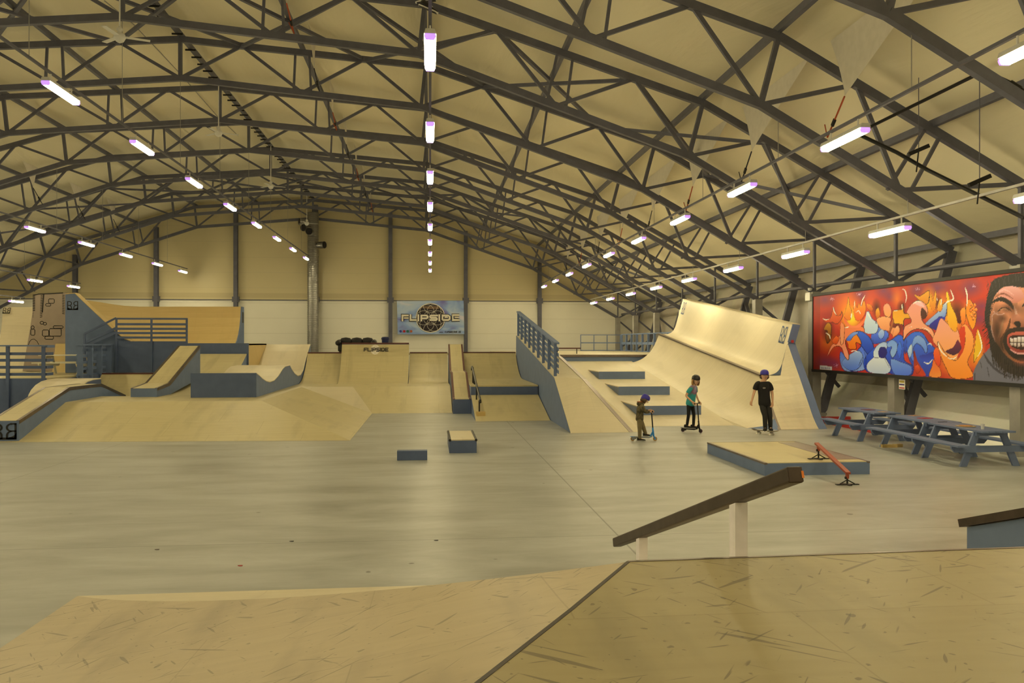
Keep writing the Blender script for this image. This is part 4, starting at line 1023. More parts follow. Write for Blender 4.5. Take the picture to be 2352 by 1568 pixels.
# red rail
rr = thing('flat_rail', 'small red flat rail on two black stands, one foot on the low pad', 'rail', (7.5, 14.6, 0))
f1 = onZ(1880, 1054, PH); f2 = onZ(1946, 1113, 0)
f1 = Vector((f1.x, max(f1.y, PY0 + .12), PH + .004)); f2.z = 0
h1, h2 = f1.z + .27, .225
dv = Vector((f2.x - f1.x, f2.y - f1.y, h2 - h1)).normalized()
ea = Vector((f1.x, f1.y, h1)) - dv * .12; eb = Vector((f2.x, f2.y, h2)) + dv * .06
MB().beam(ea, eb, .085, .04).build('rail_beam', RED, rr, bevel=.005)
for f, h in ((f1, h1), (f2, h2)):
    s_ = MB().tube((f.x, f.y, f.z + .02), (f.x, f.y, h - .09), .016).build('stand', BLACKM, rr)
    MB().box(f.x - .02, f.x + .02, f.y - .03, f.y + .03, h - .11, h - .015).build('socket', RED, rr)
    MB().tube((f.x - .04, f.y, h - .10), (f.x - .02, f.y, h - .10), .025).build('clamp_knob', BLACKM, s_)
    MB().box(f.x - .21, f.x + .21, f.y - .035, f.y + .035, f.z, f.z + .015).build('foot_bar', BLACKM, s_)
    for s in (-1, 1): MB().tube((f.x + s*.14, f.y, f.z + .015), (f.x, f.y, f.z + .09), .010).build('strut', BLACKM, s_)
    MB().box(f.x - .03, f.x + .03, f.y - .12, f.y + .12, f.z, f.z + .012).build('cross_foot', BLACKM, s_)
# ------------------------------------------------------------------ banner
def cloth():
    m, t, b, N, L = nt('printed_sky_cloth')
    tc = N('ShaderNodeTexCoord'); mp = N('ShaderNodeMapping'); mp.inputs['Scale'].default_value = (.5, 1, 1.3); mp.inputs['Rotation'].default_value = (0, .6, 0); L(tc.outputs['Object'], mp.inputs['Vector'])
    n = N('ShaderNodeTexNoise'); n.inputs['Scale'].default_value = .9; n.inputs['Detail'].default_value = 3; n.inputs['Distortion'].default_value = 1.0; L(mp.outputs[0], n.inputs['Vector'])
    r = N('ShaderNodeValToRGB'); e = r.color_ramp.elements
    e[0].position = .30; e[0].color = (.20, .20, .62, 1); e[1].position = .72; e[1].color = (.72, .70, .90, 1)
    x = e.new(.42); x.color = (.28, .42, .82, 1); x = e.new(.52); x.color = (.44, .58, .86, 1); x = e.new(.60); x.color = (.52, .62, .84, 1)
    L(n.outputs['Fac'], r.inputs[0]); L(r.outputs[0], b.inputs['Base Color']); b.inputs['Roughness'].default_value = .4
    return m
YB = 57.55
def bn(u, v): return onY(u, v, YB)
q = [bn(911.5, 691), bn(1065, 690), bn(1066.5, 767), bn(913.5, 767.5)]
ba = thing('banner', 'sky-blue printed banner with a dark globe and big pale lettering on the back wall', 'banner', (q[0].x + 2.3, YB, q[3].z))
mb = MB(); NX = 12
for j in range(9):
    for i in range(NX + 1):
        f, g = i / NX, j / 8; p_ = q[0].lerp(q[1], f).lerp(q[3].lerp(q[2], f), g); p_.y += .02 * math.sin(f * 9 + g * 4) * (1 - g); mb.v.append(p_ + Vector((0, .03, 0)))
mb.f = [(j*(NX+1)+i, j*(NX+1)+i+1, (j+1)*(NX+1)+i+1, (j+1)*(NX+1)+i) for j in range(8) for i in range(NX)]
mb.build('cloth', cloth(), ba, smooth=True)
def bz(a, b, off=0.0):                                # photo detail coordinates of the banner
    p_ = bn(900 + a / 13.067, 680 + b / 13.067); p_.y -= off; return p_
def zmap(off): return lambda a, b: bz(a, b, off)
circ = lambda cx, cy, r_, n=40: [(cx + r_*math.cos(2*math.pi*i/n), cy + r_*math.sin(2*math.pi*i/n)) for i in range(n)]
GX, GY, GR = 1160, 650, 425
INK = plain('banner_ink', (.018, .012, .022), .4)
BRN = plain('banner_bronze', (.20, .12, .07), .4)
mb = MB(); flat(mb, circ(GX, GY, GR), zmap(.02)); mb.build('globe_disc', INK, ba, fix=False)
mb = MB(); flat(mb, [(930,300),(1390,300),(1430,350),(1400,385),(1100,385),(940,350),(890,355)], zmap(.024)); mb.build('globe_highlight', BRN, ba, fix=False)
mb = MB(); ribbon(mb, circ(GX, GY, GR + 8), 20, zmap(.026), True)
rr_ = GR / 2
for k in range(7):
    cx, cy = (GX, GY) if k == 0 else (GX + rr_*math.cos(R(60*k)), GY + rr_*math.sin(R(60*k)))
    ribbon(mb, circ(cx, cy, rr_, 36), 8, zmap(.027), True)
for k in (1, 4):
    cx, cy = GX + rr_*1.732*math.cos(R(60*k+30)), GY + rr_*1.732*math.sin(R(60*k+30))
    pts = [p_ for p_ in circ(cx, cy, rr_, 60)]
    run = []
    for p_ in pts + pts[:1]:
        if math.hypot(p_[0]-GX, p_[1]-GY) < GR: run.append(p_)
        else:
            if len(run) > 2: ribbon(mb, run, 8, zmap(.027))
            run = []
    if len(run) > 2: ribbon(mb, run, 8, zmap(.027))
mb.build('globe_rings', CREAM, ba, fix=False)
LETT = [[[(318,755),(318,580),(505,580)], [(360,655),(505,655)]], [[(560,545),(560,715),(740,715)]], [[(795,545),(795,755)]],
        [[(885,755),(885,580),(1040,580),(1075,605),(1075,640),(1040,665),(905,665)]],
        [[(1385,580),(1175,580),(1150,600),(1150,625),(1175,648),(1330,648),(1350,670),(1350,695),(1330,715),(1130,715)]],
        [[(1425,545),(1425,755)]], [[(1520,715),(1520,580),(1690,580),(1735,615),(1735,690),(1690,715),(1520,715)], [(1590,633),(1680,633)]],
        [[(2025,565),(1830,565),(1830,715),(2035,715)], [(1880,635),(2000,635)]]]
for wd_, off, m_, nm in ((90, .032, INK, 'lettering_outline'), (54, .040, CREAM, 'lettering')):
    mb = MB(); o_ = off
    for L_ in LETT:
        for s_ in L_:
            ribbon(mb, s_, wd_ if len(s_) > 2 or abs(s_[0][0]-s_[-1][0]) < 5 else wd_*.8, zmap(o_)); o_ += .0006
    mb.build(nm, m_, ba, fix=False)
for k, (x, c_) in enumerate(((262, (.03,.05,.35)), (370, (.5,.01,.02)), (475, (.02,.16,.11)), (580, (.5,.14,.05)))):
    mb = MB(); flat(mb, circ(x, 1053, 38, 20), zmap(.03)); mb.build('printed_dot', plain(f'dot_ink_{k}', c_, .4), ba, fix=False)
mb = MB(); k_ = zmap(.03); text(mb, 'WWW.', 1430, 1098, 26, -28, 10, 10, k_); text(mb, 'FLIPSIDECAMP.NO', 1600, 1096, 26, -46, 9, 11, k_); mb.build('web_address', INK, ba, fix=False)

# ------------------------------------------------------------------ mural (painted in real wall coordinates)
XM = 13.08
my0, my1, mz0, mz1 = 14.6, 26.93, 1.63, 4.125
NY, NZ = 620, 128
yc = my1 + (my0 - my1) * np.arange(NY + 1) / NY
zc = mz0 + (mz1 - mz0) * np.arange(NZ + 1) / NZ
YY, ZZ = np.meshgrid(yc, zc)
# measuring chart: where each spot of the wall lies on the detail print it was traced from
dx, dy, dz = XM, YY, ZZ - HC
dep = dx*math.sin(TH) + dy*math.cos(TH); rgt_ = dx*math.cos(TH) - dy*math.sin(TH)
PX = ((CX + F*rgt_/dep) - 1870) * 4.88; PY = ((CY + 2 - F*dz/dep) - 600) * 4.88
IMG = np.zeros((NZ + 1, NY + 1, 3)); rng = np.random.default_rng(3)
def sm(pts, closed=True, k=6):
    n = len(pts); out = []
    for i in range(n if closed else n - 1):
        g = lambda j: np.array(pts[(i+j) % n] if closed else pts[min(max(i+j, 0), n-1)], float)
        p0, p1, p2, p3 = g(-1), g(0), g(1), g(2)
        for j in range(k):
            t = j / k; out.append(tuple(.5*((2*p1)+(p2-p0)*t+(2*p0-5*p1+4*p2-p3)*t*t+(3*p1-p0-3*p2+p3)*t**3)))
    if not closed: out.append(tuple(pts[-1]))
    return out
def inside(pts):
    x = np.array([p_[0] for p_ in pts]); y = np.array([p_[1] for p_ in pts]); M = np.zeros(PX.shape, bool)
    bb = (PX >= x.min()) & (PX <= x.max()) & (PY >= y.min()) & (PY <= y.max())
    ii = np.nonzero(bb); px, py = PX[ii], PY[ii]; c = np.zeros(px.shape, bool); j = len(x) - 1
    for i in range(len(x)):
        if y[i] != y[j]:
            cond = ((y[i] > py) != (y[j] > py)) & (px < (x[j]-x[i])*(py-y[i])/(y[j]-y[i]) + x[i]); c ^= cond
        j = i
    M[ii] = c; return M
def near(pts, wd):
    x = np.array([p_[0] for p_ in pts]); y = np.array([p_[1] for p_ in pts]); M = np.zeros(PX.shape, bool)
    bb = (PX >= x.min()-wd) & (PX <= x.max()+wd) & (PY >= y.min()-wd) & (PY <= y.max()+wd); ii = np.nonzero(bb); px, py = PX[ii], PY[ii]
    d2 = np.full(px.shape, 1e9); n = len(x)
    for i in range(n-1):
        vx, vy = x[i+1]-x[i], y[i+1]-y[i]; l = vx*vx+vy*vy + 1e-9; t = np.clip(((px-x[i])*vx+(py-y[i])*vy)/l, 0, 1)
        tt = (i + t) / (n-1); taper = wd * .5 * np.minimum(1, .35 + 2.2*np.minimum(tt, 1-tt))
        d2 = np.minimum(d2, np.hypot(px-x[i]-t*vx, py-y[i]-t*vy) - taper)
    M[ii] = d2 < 0; return M
def C(h): return np.array([int(h[i:i+2], 16) / 255 for i in (0, 2, 4)])
def mixm(M, c, a=1.0): IMG[M] = IMG[M]*(1-a) + C(c)*a if np.isscalar(a) else IMG[M]*(1-a[M][:, None]) + C(c)*a[M][:, None]
def shape(pts, c, c2=None, outline=None, ow=7, ang=90, smooth=True):
    P_ = sm(pts) if smooth else pts; M = inside(P_)
    if c2 is None: IMG[M] = C(c)
    else:
        u_ = PX*math.cos(R(ang)) + PY*math.sin(R(ang)); s_ = u_[M]
        if s_.size:
            f = ((s_ - s_.min())/(np.ptp(s_)+1e-6))[:, None]; IMG[M] = C(c)*(1-f) + C(c2)*f
    if outline: IMG[near(P_ + P_[:1], ow)] = C(outline)
def stroke(pts, wd, c): IMG[near(sm(pts, False), wd)] = C(c)
def soft(cx, cy, rx, ry, c, a=.8):
    d = np.sqrt(((PX-cx)/rx)**2 + ((PY-cy)/ry)**2); f = np.clip(1-d, 0, 1)*a; IMG[:] = IMG*(1-f[..., None]) + C(c)*f[..., None]
def vnoise(sx, sy, seed):
    r_ = np.random.default_rng(seed); g = r_.random((40, 40)); x = (PX/sx) % 38; y = (PY/sy) % 38
    i, j = x.astype(int), y.astype(int); fx, fy = x-i, y-j; fx = fx*fx*(3-2*fx); fy = fy*fy*(3-2*fy)
    return g[i, j]*(1-fx)*(1-fy)+g[i+1, j]*fx*(1-fy)+g[i, j+1]*(1-fx)*fy+g[i+1, j+1]*fx*fy
nz_ = vnoise(170, 150, 1)*.6 + vnoise(60, 60, 2)*.4
IMG[:] = C('d23a14')*(1-nz_[..., None]) + C('a81e1c')*nz_[..., None]
for (x, y, r_) in ((120,430,130),(520,380,110),(780,330,120),(1150,320,130),(1380,300,150),(1760,300,160),(1850,640,150),(110,1130,140),(230,1150,120),(1880,500,120),(860,400,90)): soft(x, y, r_, r_*.8, '6a2a5a', .75)
for (x, y, rx, ry, c) in ((380,560,190,260,'ff8a08'),(420,640,130,150,'ffd018'),(1290,470,120,220,'ffae10'),(1450,520,130,230,'f08c10'),(930,420,90,170,'e8761a'),(1560,640,150,220,'ffb814'),(1700,600,130,200,'f07a14'),(1600,1130,260,220,'ff9a20'),(160,900,150,150,'d06a10'),(1830,1020,100,220,'ffb010'),(640,500,120,180,'e0561a'),(1330,1200,120,130,'e23c10')): soft(x, y, rx, ry, c, 1.25 if c[0]=='f' else 1.0)
for (x, y, rx, ry) in ((1600,560,110,140),(150,780,90,150),(700,520,60,120),(980,520,60,90),(1390,470,50,100),(930,740,90,80)): soft(x, y, rx, ry, '4a0c06', 1.0)
DK, BR = '2a0806', '5a1606'
# blue base
shape([(300,1010),(380,1090),(480,1000),(560,930),(640,960),(650,1130),(560,1215),(420,1235),(330,1215),(290,1110)], '3a62c8', '8fa8e0', '1a1a60', 9)
shape([(480,790),(560,800),(640,880),(670,1000),(620,1060),(540,960),(480,880)], '2f66c0', '1c3c98', '14144c', 8)
shape([(640,830),(720,740),(800,770),(840,830),(800,900),(720,920),(660,920)], '5a86d8', '27489e', '14144c', 6)
shape([(560,1100),(700,950),(860,880),(960,820),(1010,900),(1010,1100),(1110,1180),(1080,1280),(900,1270),(820,1250),(600,1240)], '2a62c4', '1e3a9a', '131348', 8)
shape([(1010,900),(1100,800),(1210,800),(1280,900),(1370,1000),(1350,1110),(1310,1280),(1200,1270),(1090,1150),(1040,1020)], '2d6cc8', '1b3590', '131348', 8)
shape([(590,1160),(650,1090),(700,1060),(770,1060),(830,1130),(860,1210),(800,1262),(620,1240)], 'd8dcf0', 'b8c4e8', '23236a', 7)
shape([(860,1100),(980,1130),(1090,1180),(1070,1275),(900,1265)], '6f94dc', '4a6fc8', '1b1b60', 7)
shape([(310,1130),(420,1030),(500,1000),(545,1060),(530,1150),(470,1215),(380,1215)], '9db4e6', '5478cc', '1b1b60', 6)
shape([(560,780),(575,600),(610,560),(650,640),(715,700),(705,790),(640,812)], 'ccd8f4', 'b4c8ee', '1b1b60', 7)
shape([(670,1000),(720,930),(800,900),(820,960),(760,1060),(690,1080),(665,1060)], '9fb6e8', 'd4dcf2', '1b1b60', 6)
shape([(815,930),(870,880),(930,920),(925,1010),(880,1080),(850,1020),(870,960),(830,960)], '6f96de', '8fb0e8', '1b1b60', 7)
shape([(718,1020),(745,960),(800,965),(818,1030),(780,1085),(735,1075)], '1a1464')
shape([(1110,880),(1170,830),(1240,880),(1270,980),(1250,1030),(1210,960),(1150,920),(1110,980),(1120,1120),(1080,1060)], '84a6e4', '3f6ecc', '1b1b60', 7)
shape([(1250,690),(1380,570),(1450,480),(1490,470),(1470,620),(1400,620),(1370,700),(1270,715)], 'c8d4f4', '5f86d8', '1a1454', 8, 60)
shape([(1290,720),(1380,640),(1440,620),(1470,640),(1400,730),(1360,770)], '24249a', '15156a')
shape([(1180,1060),(1260,1040),(1340,1010),(1330,1090),(1270,1130),(1220,1120)], '1b2a86', '2a4cb0')
# peach and orange limbs
shape([(150,1060),(190,950),(250,890),(330,760),(420,730),(540,730),(560,790),(480,780),(400,840),(350,900),(390,1050),(380,1105),(340,1060),(300,960),(220,960)], 'f07a3a', 'f8a070', DK, 7)
shape([(300,690),(340,730),(330,900),(300,930),(290,820)], 'f28a4a', 'f0a060', BR, 5)
shape([(360,870),(440,800),(500,850),(530,930),(470,910),(470,980),(390,980),(380,930)], 'f09018', 'e86c10', DK, 7)
shape([(360,880),(390,830),(450,790),(500,800),(440,840),(400,890)], '86a4e2', '3c68c4', '1b1b60', 5)
shape([(340,600),(390,700),(470,720),(560,640),(590,560),(560,680),(500,740),(400,740),(340,690)], 'f05a1c', 'f8884a', None)
shape([(100,640),(180,640),(215,515),(245,600),(295,600),(310,560),(320,620),(260,700),(200,680),(130,680)], 'e86a1c', 'd84a10', DK, 6)
shape([(110,760),(150,690),(190,720),(185,860),(150,920),(130,850),(150,780)], 'c88a10', '6a2a06', DK, 6)
shape([(700,650),(780,620),(860,640),(850,720),(930,760),(890,830),(830,780),(750,760)], 'f0a860', 'e88a48', BR, 5)
shape([(780,500),(830,475),(865,540),(850,620),(790,600)], 'e89868', 'f0a050', BR, 5)
shape([(880,610),(890,550),(985,540),(1000,470),(1010,580),(1100,580),(1150,690),(1080,640),(1010,650),(1000,740),(985,705),(890,690)], 'e8960e', 'f0b020', DK, 8)
shape([(1125,370),(1180,390),(1230,360),(1290,330),(1280,460),(1230,480),(1150,410)], 'f0a818', 'e88a10', DK, 7)
shape([(1040,560),(1110,460),(1190,440),(1260,500),(1270,600),(1210,640),(1240,700),(1330,770),(1350,880),(1260,780),(1140,760),(1050,810),(1000,885),(1010,740),(1090,680),(1060,600)], 'f09a78', 'f5a060', DK, 8)
shape([(1210,520),(1265,580),(1245,640),(1205,640),(1195,580)], '4a1006')
shape([(1130,470),(1190,450),(1240,510),(1180,500)], 'f8c0a8')
shape([(1330,880),(1370,770),(1420,640),(1500,700),(1590,740),(1640,860),(1660,1000),(1590,1110),(1480,1050),(1390,960)], 'f2a078', 'f8a44a', BR, 6)
shape([(1640,760),(1700,710),(1780,830),(1780,980),(1720,1130),(1780,1290),(1560,1310),(1480,1200),(1400,1010),(1390,900),(1480,1040),(1590,1110),(1680,960),(1690,830)], 'f8a24a', 'f88c1c', BR, 6)
shape([(1625,780),(1690,740),(1680,980),(1600,1090),(1640,950)], 'd8380e', 'c22a0c')
shape([(1470,1010),(1560,960),(1610,880),(1650,980),(1570,1050)], '7a1a38', '3a0a2a')
shape([(1715,440),(1760,440),(1815,560),(1810,700),(1770,760),(1715,640),(1700,540)], 'f0861c', 'f09a10', DK, 6)
for (x, y) in ((1760,480),(1800,490),(1775,530),(1815,540),(1755,550),(1795,575),(1765,605),(1805,610),(1785,640)): shape([(x+16*math.cos(R(a_)), y+18*math.sin(R(a_))) for a_ in range(0, 360, 45)], 'f8a848', 'e06a14', BR, 3)
shape([(1830,760),(1880,880),(1885,980),(1820,1080),(1790,1130),(1800,960)], 'f0a810', 'e8c020', BR, 5)
shape([(1120,990),(1160,1120),(1250,1270),(1180,1270),(1120,1200)], '7a1806', 'd03a10')
shape([(1340,1100),(1400,1180),(1420,1290),(1290,1285),(1320,1180)], 'e8621c', 'f09030', BR, 5)
shape([(820,880),(860,700),(885,640),(890,700),(850,800),(800,900)], 'b8602a', '8a3a14', DK, 4)
shape([(1590,560),(1650,600),(1640,700),(1560,640),(1520,520)], '6a1608', '4a0c06')
# flames and small fragments
for (pts, c1, c2) in (([(440,540),(455,440),(480,520),(500,470),(530,500),(560,440),(580,540),(540,640),(470,660)],'f8a018','e85a14'), ([(340,620),(370,480),(385,400),(400,500),(420,560),(400,660)],'f8c020','f07818'), ([(590,480),(640,490),(660,540),(640,560),(600,530)],'e88a18','c85010'),
    ([(1290,480),(1310,360),(1330,440),(1360,330),(1370,440),(1345,560)],'f8b81c','e88010'), ([(1380,540),(1400,440),(1425,420),(1440,500),(1420,560)],'f8c83c','f09018'), ([(1490,480),(1480,360),(1500,350),(1540,500),(1600,640),(1590,790),(1500,700)],'f8d020','f0a010'),
    ([(900,760),(940,720),(960,780),(920,830),(880,840)],'f2b070','e88a40'), ([(690,560),(720,520),(740,600),(700,640)],'f0a820','c86a10'), ([(200,900),(240,840),(280,860),(250,930)],'f07020','d84a10'), ([(1340,1010),(1380,960),(1420,1080),(1400,1180),(1350,1110)],'f06a20','e03c10'),
    ([(1640,560),(1690,520),(1700,640),(1660,720)],'f8a030','e87010'), ([(1050,1000),(1090,930),(1100,1010),(1070,1080)],'c8d6f4','8fb0ea'), ([(930,990),(960,900),(985,980),(960,1090)],'3c78d0','2858b8'), ([(1000,930),(1030,860),(1040,960),(1020,1040)],'2a58b4','1c3c90'),
    ([(720,800),(760,760),(790,800),(770,860),(730,860)],'a8bcea','6f92dc'), ([(1130,1180),(1170,1160),(1190,1220),(1150,1260)],'e8501c','a82a0a')): shape(pts, c1, c2, BR if c1[0] in 'ef' else '1b1b60', 4)
# white highlights
for (pts, wd_) in (([(95,640),(130,655),(170,645)],9),([(215,515),(225,560),(250,600)],9),([(420,580),(415,640)],14),([(455,440),(450,520)],8),([(570,380),(540,440),(525,500)],9),([(470,570),(500,555),(520,590)],8),
    ([(990,310),(1020,330),(1035,400),(1025,460)],11),([(1110,480),(1150,450),(1200,455)],11),([(985,480),(988,540)],10),([(1530,320),(1560,420),(1500,450),(1465,480)],15),([(1690,290),(1715,380),(1712,500)],14),([(1430,420),(1420,490)],10),([(1375,405),(1380,440)],8),
    ([(1390,910),(1420,1000),(1490,1070)],13),([(1835,770),(1880,960),(1830,1070)],11),([(1225,1125),(1280,1145),(1330,1095)],11),([(1270,935),(1300,920),(1320,945)],9),([(1500,1080),(1550,1095),(1605,1060)],9),
    ([(410,1010),(450,1000),(490,1015)],10),([(345,745),(390,735)],10),([(1215,745),(1260,760),(1300,790)],8),([(1055,740),(1100,735)],7),([(600,580),(640,650)],7),([(885,560),(940,548)],9),([(130,800),(170,830),(180,870)],9)): stroke(pts, wd_, 'fff0d8')
for (pts, wd_) in (([(720,700),(690,690),(700,660)],5),([(560,1000),(580,1100),(575,1220)],6),([(770,1060),(850,1200)],6),([(790,1050),(850,1170)],5),([(1000,700),(1000,860)],5),([(660,880),(660,930)],5),([(540,1070),(500,1170)],5)): stroke(pts, wd_, '1b1450')
for (x, y) in ((505,370),(1160,310),(1790,280),(200,420),(250,1165)):
    for a_ in (20, 80, 140): stroke([(x-30*math.cos(R(a_)), y-22*math.sin(R(a_))), (x, y), (x+30*math.cos(R(a_)), y+22*math.sin(R(a_)))], 4, 'd8a0a8')
# shouting bearded man
M0 = inside(sm([(1780,1330),(1790,1230),(1850,1110),(1930,1010),(2000,980),(2200,1180),(2500,1200),(2900,1100),(3200,1250),(3400,1700),(1800,1500)])); IMG[M0] = C('6c6a68')
for (pts, wd_) in (([(1900,1030),(1960,1130),(2060,1230),(2200,1300)],26),([(1860,1120),(1880,1200)],9),([(1940,1180),(1960,1290)],9),([(1800,1250),(1800,1330)],14)): stroke(pts, wd_, '3c3a3a')
shape([(1960,330),(2000,220),(2100,170),(2300,130),(2600,100),(2900,200),(3000,500),(2900,1000),(2700,1250),(2450,1300),(2200,1260),(2060,1150),(1980,1000),(1950,800),(1910,640),(1930,450)], '17120f', '2a211c')
shape([(1990,470),(2030,380),(2120,290),(2230,300),(2300,290),(2500,320),(2640,400),(2700,600),(2680,800),(2600,1020),(2450,1130),(2300,1140),(2180,1080),(2060,940),(1990,780),(1970,600)], 'd28a5c', '8a4f26', None)
nf = vnoise(60, 90, 7)
MF = inside(sm([(1990,470),(2120,290),(2300,290),(2640,400),(2700,600),(2600,1020),(2300,1140),(2060,940),(1970,600)])); IMG[MF] *= (.82 + .36*nf[MF])[:, None]
shape([(2070,330),(2180,280),(2300,300),(2350,400),(2250,470),(2130,420)], 'e8a890', 'c87858')
for (pts, wd_, c) in (([(2000,460),(2080,420),(2180,460),(2240,540)],50,'1e130e'),([(2340,500),(2400,470),(2520,460)],50,'1e130e'),([(2030,400),(2120,360),(2230,420)],14,'8a4a34'),([(2040,360),(2140,320),(2240,380)],10,'f0b8a0'),([(2010,430),(2110,390),(2220,440)],9,'e8a084'),
    ([(2060,560),(2110,525),(2170,530),(2215,560)],22,'3a1e12'),([(2080,545),(2130,530),(2170,545)],12,'d8a068'),([(2010,560),(2070,600),(2140,580)],12,'e0b090'),([(1990,660),(2000,600),(2060,570)],12,'c89878'),
    ([(2240,500),(2270,600),(2310,690)],26,'e0b08a'),([(2350,500),(2400,600)],26,'a86a40'),([(2200,640),(2170,760),(2100,880),(2120,1000)],30,'5a3018'),([(2130,620),(2090,760),(2060,860)],22,'c08a58'),([(2000,640),(1990,760),(2030,900)],16,'d8a888')): stroke(pts, wd_, c)
shape([(2210,680),(2220,610),(2280,590),(2340,640),(2420,640),(2450,700),(2400,740),(2320,760),(2250,720)], 'c8825a', '8a4a28')
shape([(2235,690),(2290,670),(2320,710),(2290,745)], '1a0c08'); shape([(2375,690),(2420,680),(2430,720),(2385,735)], '1a0c08')
shape([(2120,860),(2180,760),(2300,740),(2420,740),(2520,820),(2560,960),(2480,1080),(2330,1120),(2200,1060),(2130,960)], '2a1810', '1a0e0a')
shape([(2160,900),(2180,820),(2270,790),(2400,790),(2480,870),(2470,970),(2380,1030),(2270,1020),(2190,970)], 'c05a40', '8a2e20')
shape([(2180,890),(2200,840),(2280,825),(2390,830),(2450,880),(2440,950),(2370,985),(2280,985),(2210,950)], '2a0a0a')
for k, x in enumerate((2215, 2255, 2297, 2342, 2385, 2424)):
    shape([(x-19, 845+abs(k-2.5)*6), (x+19, 845+abs(k-2.5)*6), (x+20, 905), (x-17, 905)], 'e8dcc0', 'c8b490', '4a2a1a', 5, smooth=False)
    shape([(x-17, 915), (x+17, 915), (x+16, 965-abs(k-2.5)*8), (x-15, 965-abs(k-2.5)*8)], 'd8c8a8', 'b09878', '4a2a1a', 5, smooth=False)
stroke([(2190,980),(2280,1030),(2400,1025),(2470,970)], 18, 'd89880')
for k in range(70):
    a_ = k / 69; x = 2000 + a_*520; y = 1000 + 180*math.sin(a_*math.pi)
    stroke([(x, y-rng.random()*60), (x+rng.random()*20-10, y+70), (x+20*(rng.random()-.5), y+120+rng.random()*60)], 7, ('0e0a08', '3a2a1c', '1c1410')[k % 3])
for k in range(60):
    x = 1960 + k*12; y = 300 - 140*math.sin(min(1, k/40)*1.5)
    stroke([(x, y+60), (x-20+40*rng.random(), y-20), (x-40+60*rng.random(), y-40-rng.random()*40)], 6, ('0e0a08', '3c3430', '1c1612')[k % 3])
for k in range(40):
    y = 330 + k*16; x = 1950 + 30*math.sin(k*.2); stroke([(x+40, y-20), (x-10-rng.random()*40, y+30+rng.random()*30)], 7, ('0e0a08', '2c2420')[k % 2])
soft(2050, 780, 90, 260, '2a1408', .85); soft(2120, 640, 70, 60, '3a1c0c', .7); soft(2180, 520, 130, 60, '3a1a0c', .6); soft(2070, 980, 110, 140, '1a0e08', .8); soft(2230, 560, 60, 90, '5a2c14', .5)
soft(2330, 1130, 120, 60, 'c86a48', .6)
soft(1980, 690, 30, 40, 'a8703c', 1.0)
# small white caption strip at the lower left
MC = inside([(64,1165),(198,1178),(198,1218),(64,1208)]); IMG[MC] = C('e4dce0')
for x in (80, 96, 118, 132, 150, 168): stroke([(x, 1178+(x-64)*.08), (x+7, 1203+(x-64)*.08)], 7, '5a4a7a')
IMG[PX < 66] *= .85
IMG = np.clip(IMG, 0, 1)
lin = np.where(IMG <= .04045, IMG/12.92, ((IMG+.055)/1.055)**2.4)
mu = thing('mural_board', 'long graffiti mural of orange and blue shapes with a shouting bearded man', 'mural', (XM, 20.7, mz0))
me = bpy.data.meshes.new('painting')
ye = my1 + (my0 - my1) * np.arange(NY + 1) / NY; ze = mz0 + (mz1 - mz0) * np.arange(NZ + 1) / NZ
Y2, Z2 = np.meshgrid(ye, ze); V = np.stack([np.zeros(Y2.size), Y2.ravel() - 20.7, Z2.ravel() - mz0], 1)
ii, jj = np.meshgrid(np.arange(NY), np.arange(NZ)); a0 = (jj*(NY+1) + ii).ravel(); Q = np.stack([a0, a0+1, a0+NY+2, a0+NY+1], 1)
me.vertices.add(len(V)); me.vertices.foreach_set('co', V.ravel()); me.loops.add(Q.size); me.loops.foreach_set('vertex_index', Q.ravel().astype(np.int32))
me.polygons.add(len(Q)); me.polygons.foreach_set('loop_start', np.arange(0, Q.size, 4, dtype=np.int32)); me.polygons.foreach_set('loop_total', np.full(len(Q), 4, dtype=np.int32)); me.update()
lin = np.clip(lin * np.array([1.0, 1.08, 1.75]), 0, .93)
ca = me.color_attributes.new('paint', 'FLOAT_COLOR', 'POINT'); cc = np.ones(((NZ+1)*(NY+1), 4)); cc[:, :3] = lin.reshape(-1, 3); ca.data.foreach_set('color', cc.ravel())
m, t, b, N, L = nt('mural_paint'); an = N('ShaderNodeVertexColor'); an.layer_name = 'paint'; L(an.outputs[0], b.inputs['Base Color']); b.inputs['Roughness'].default_value = .45
me.materials.append(m); ob = bpy.data.objects.new('painting', me); COL.objects.link(ob); ob.parent = mu
BOARD = plain('mural_frame_black', (.018, .018, .02), .5)
MB().box(XM + .01, XM + .06, my0 - .05, my1 + .05, mz0 - .05, mz1 + .05).build('backing_board', BOARD, mu)
for z in (mz0 - .04, mz1 + .04): MB().box(XM - .03, XM + .07, my0 - .08, my1 + .08, z - .045, z + .045).build('frame_bar', BOARD, mu)
for y in (my0 - .04, my1 + .03): MB().box(XM - .02, XM + .07, y - .03, y + .03, mz0, mz1).build('frame_bar', BOARD, mu)

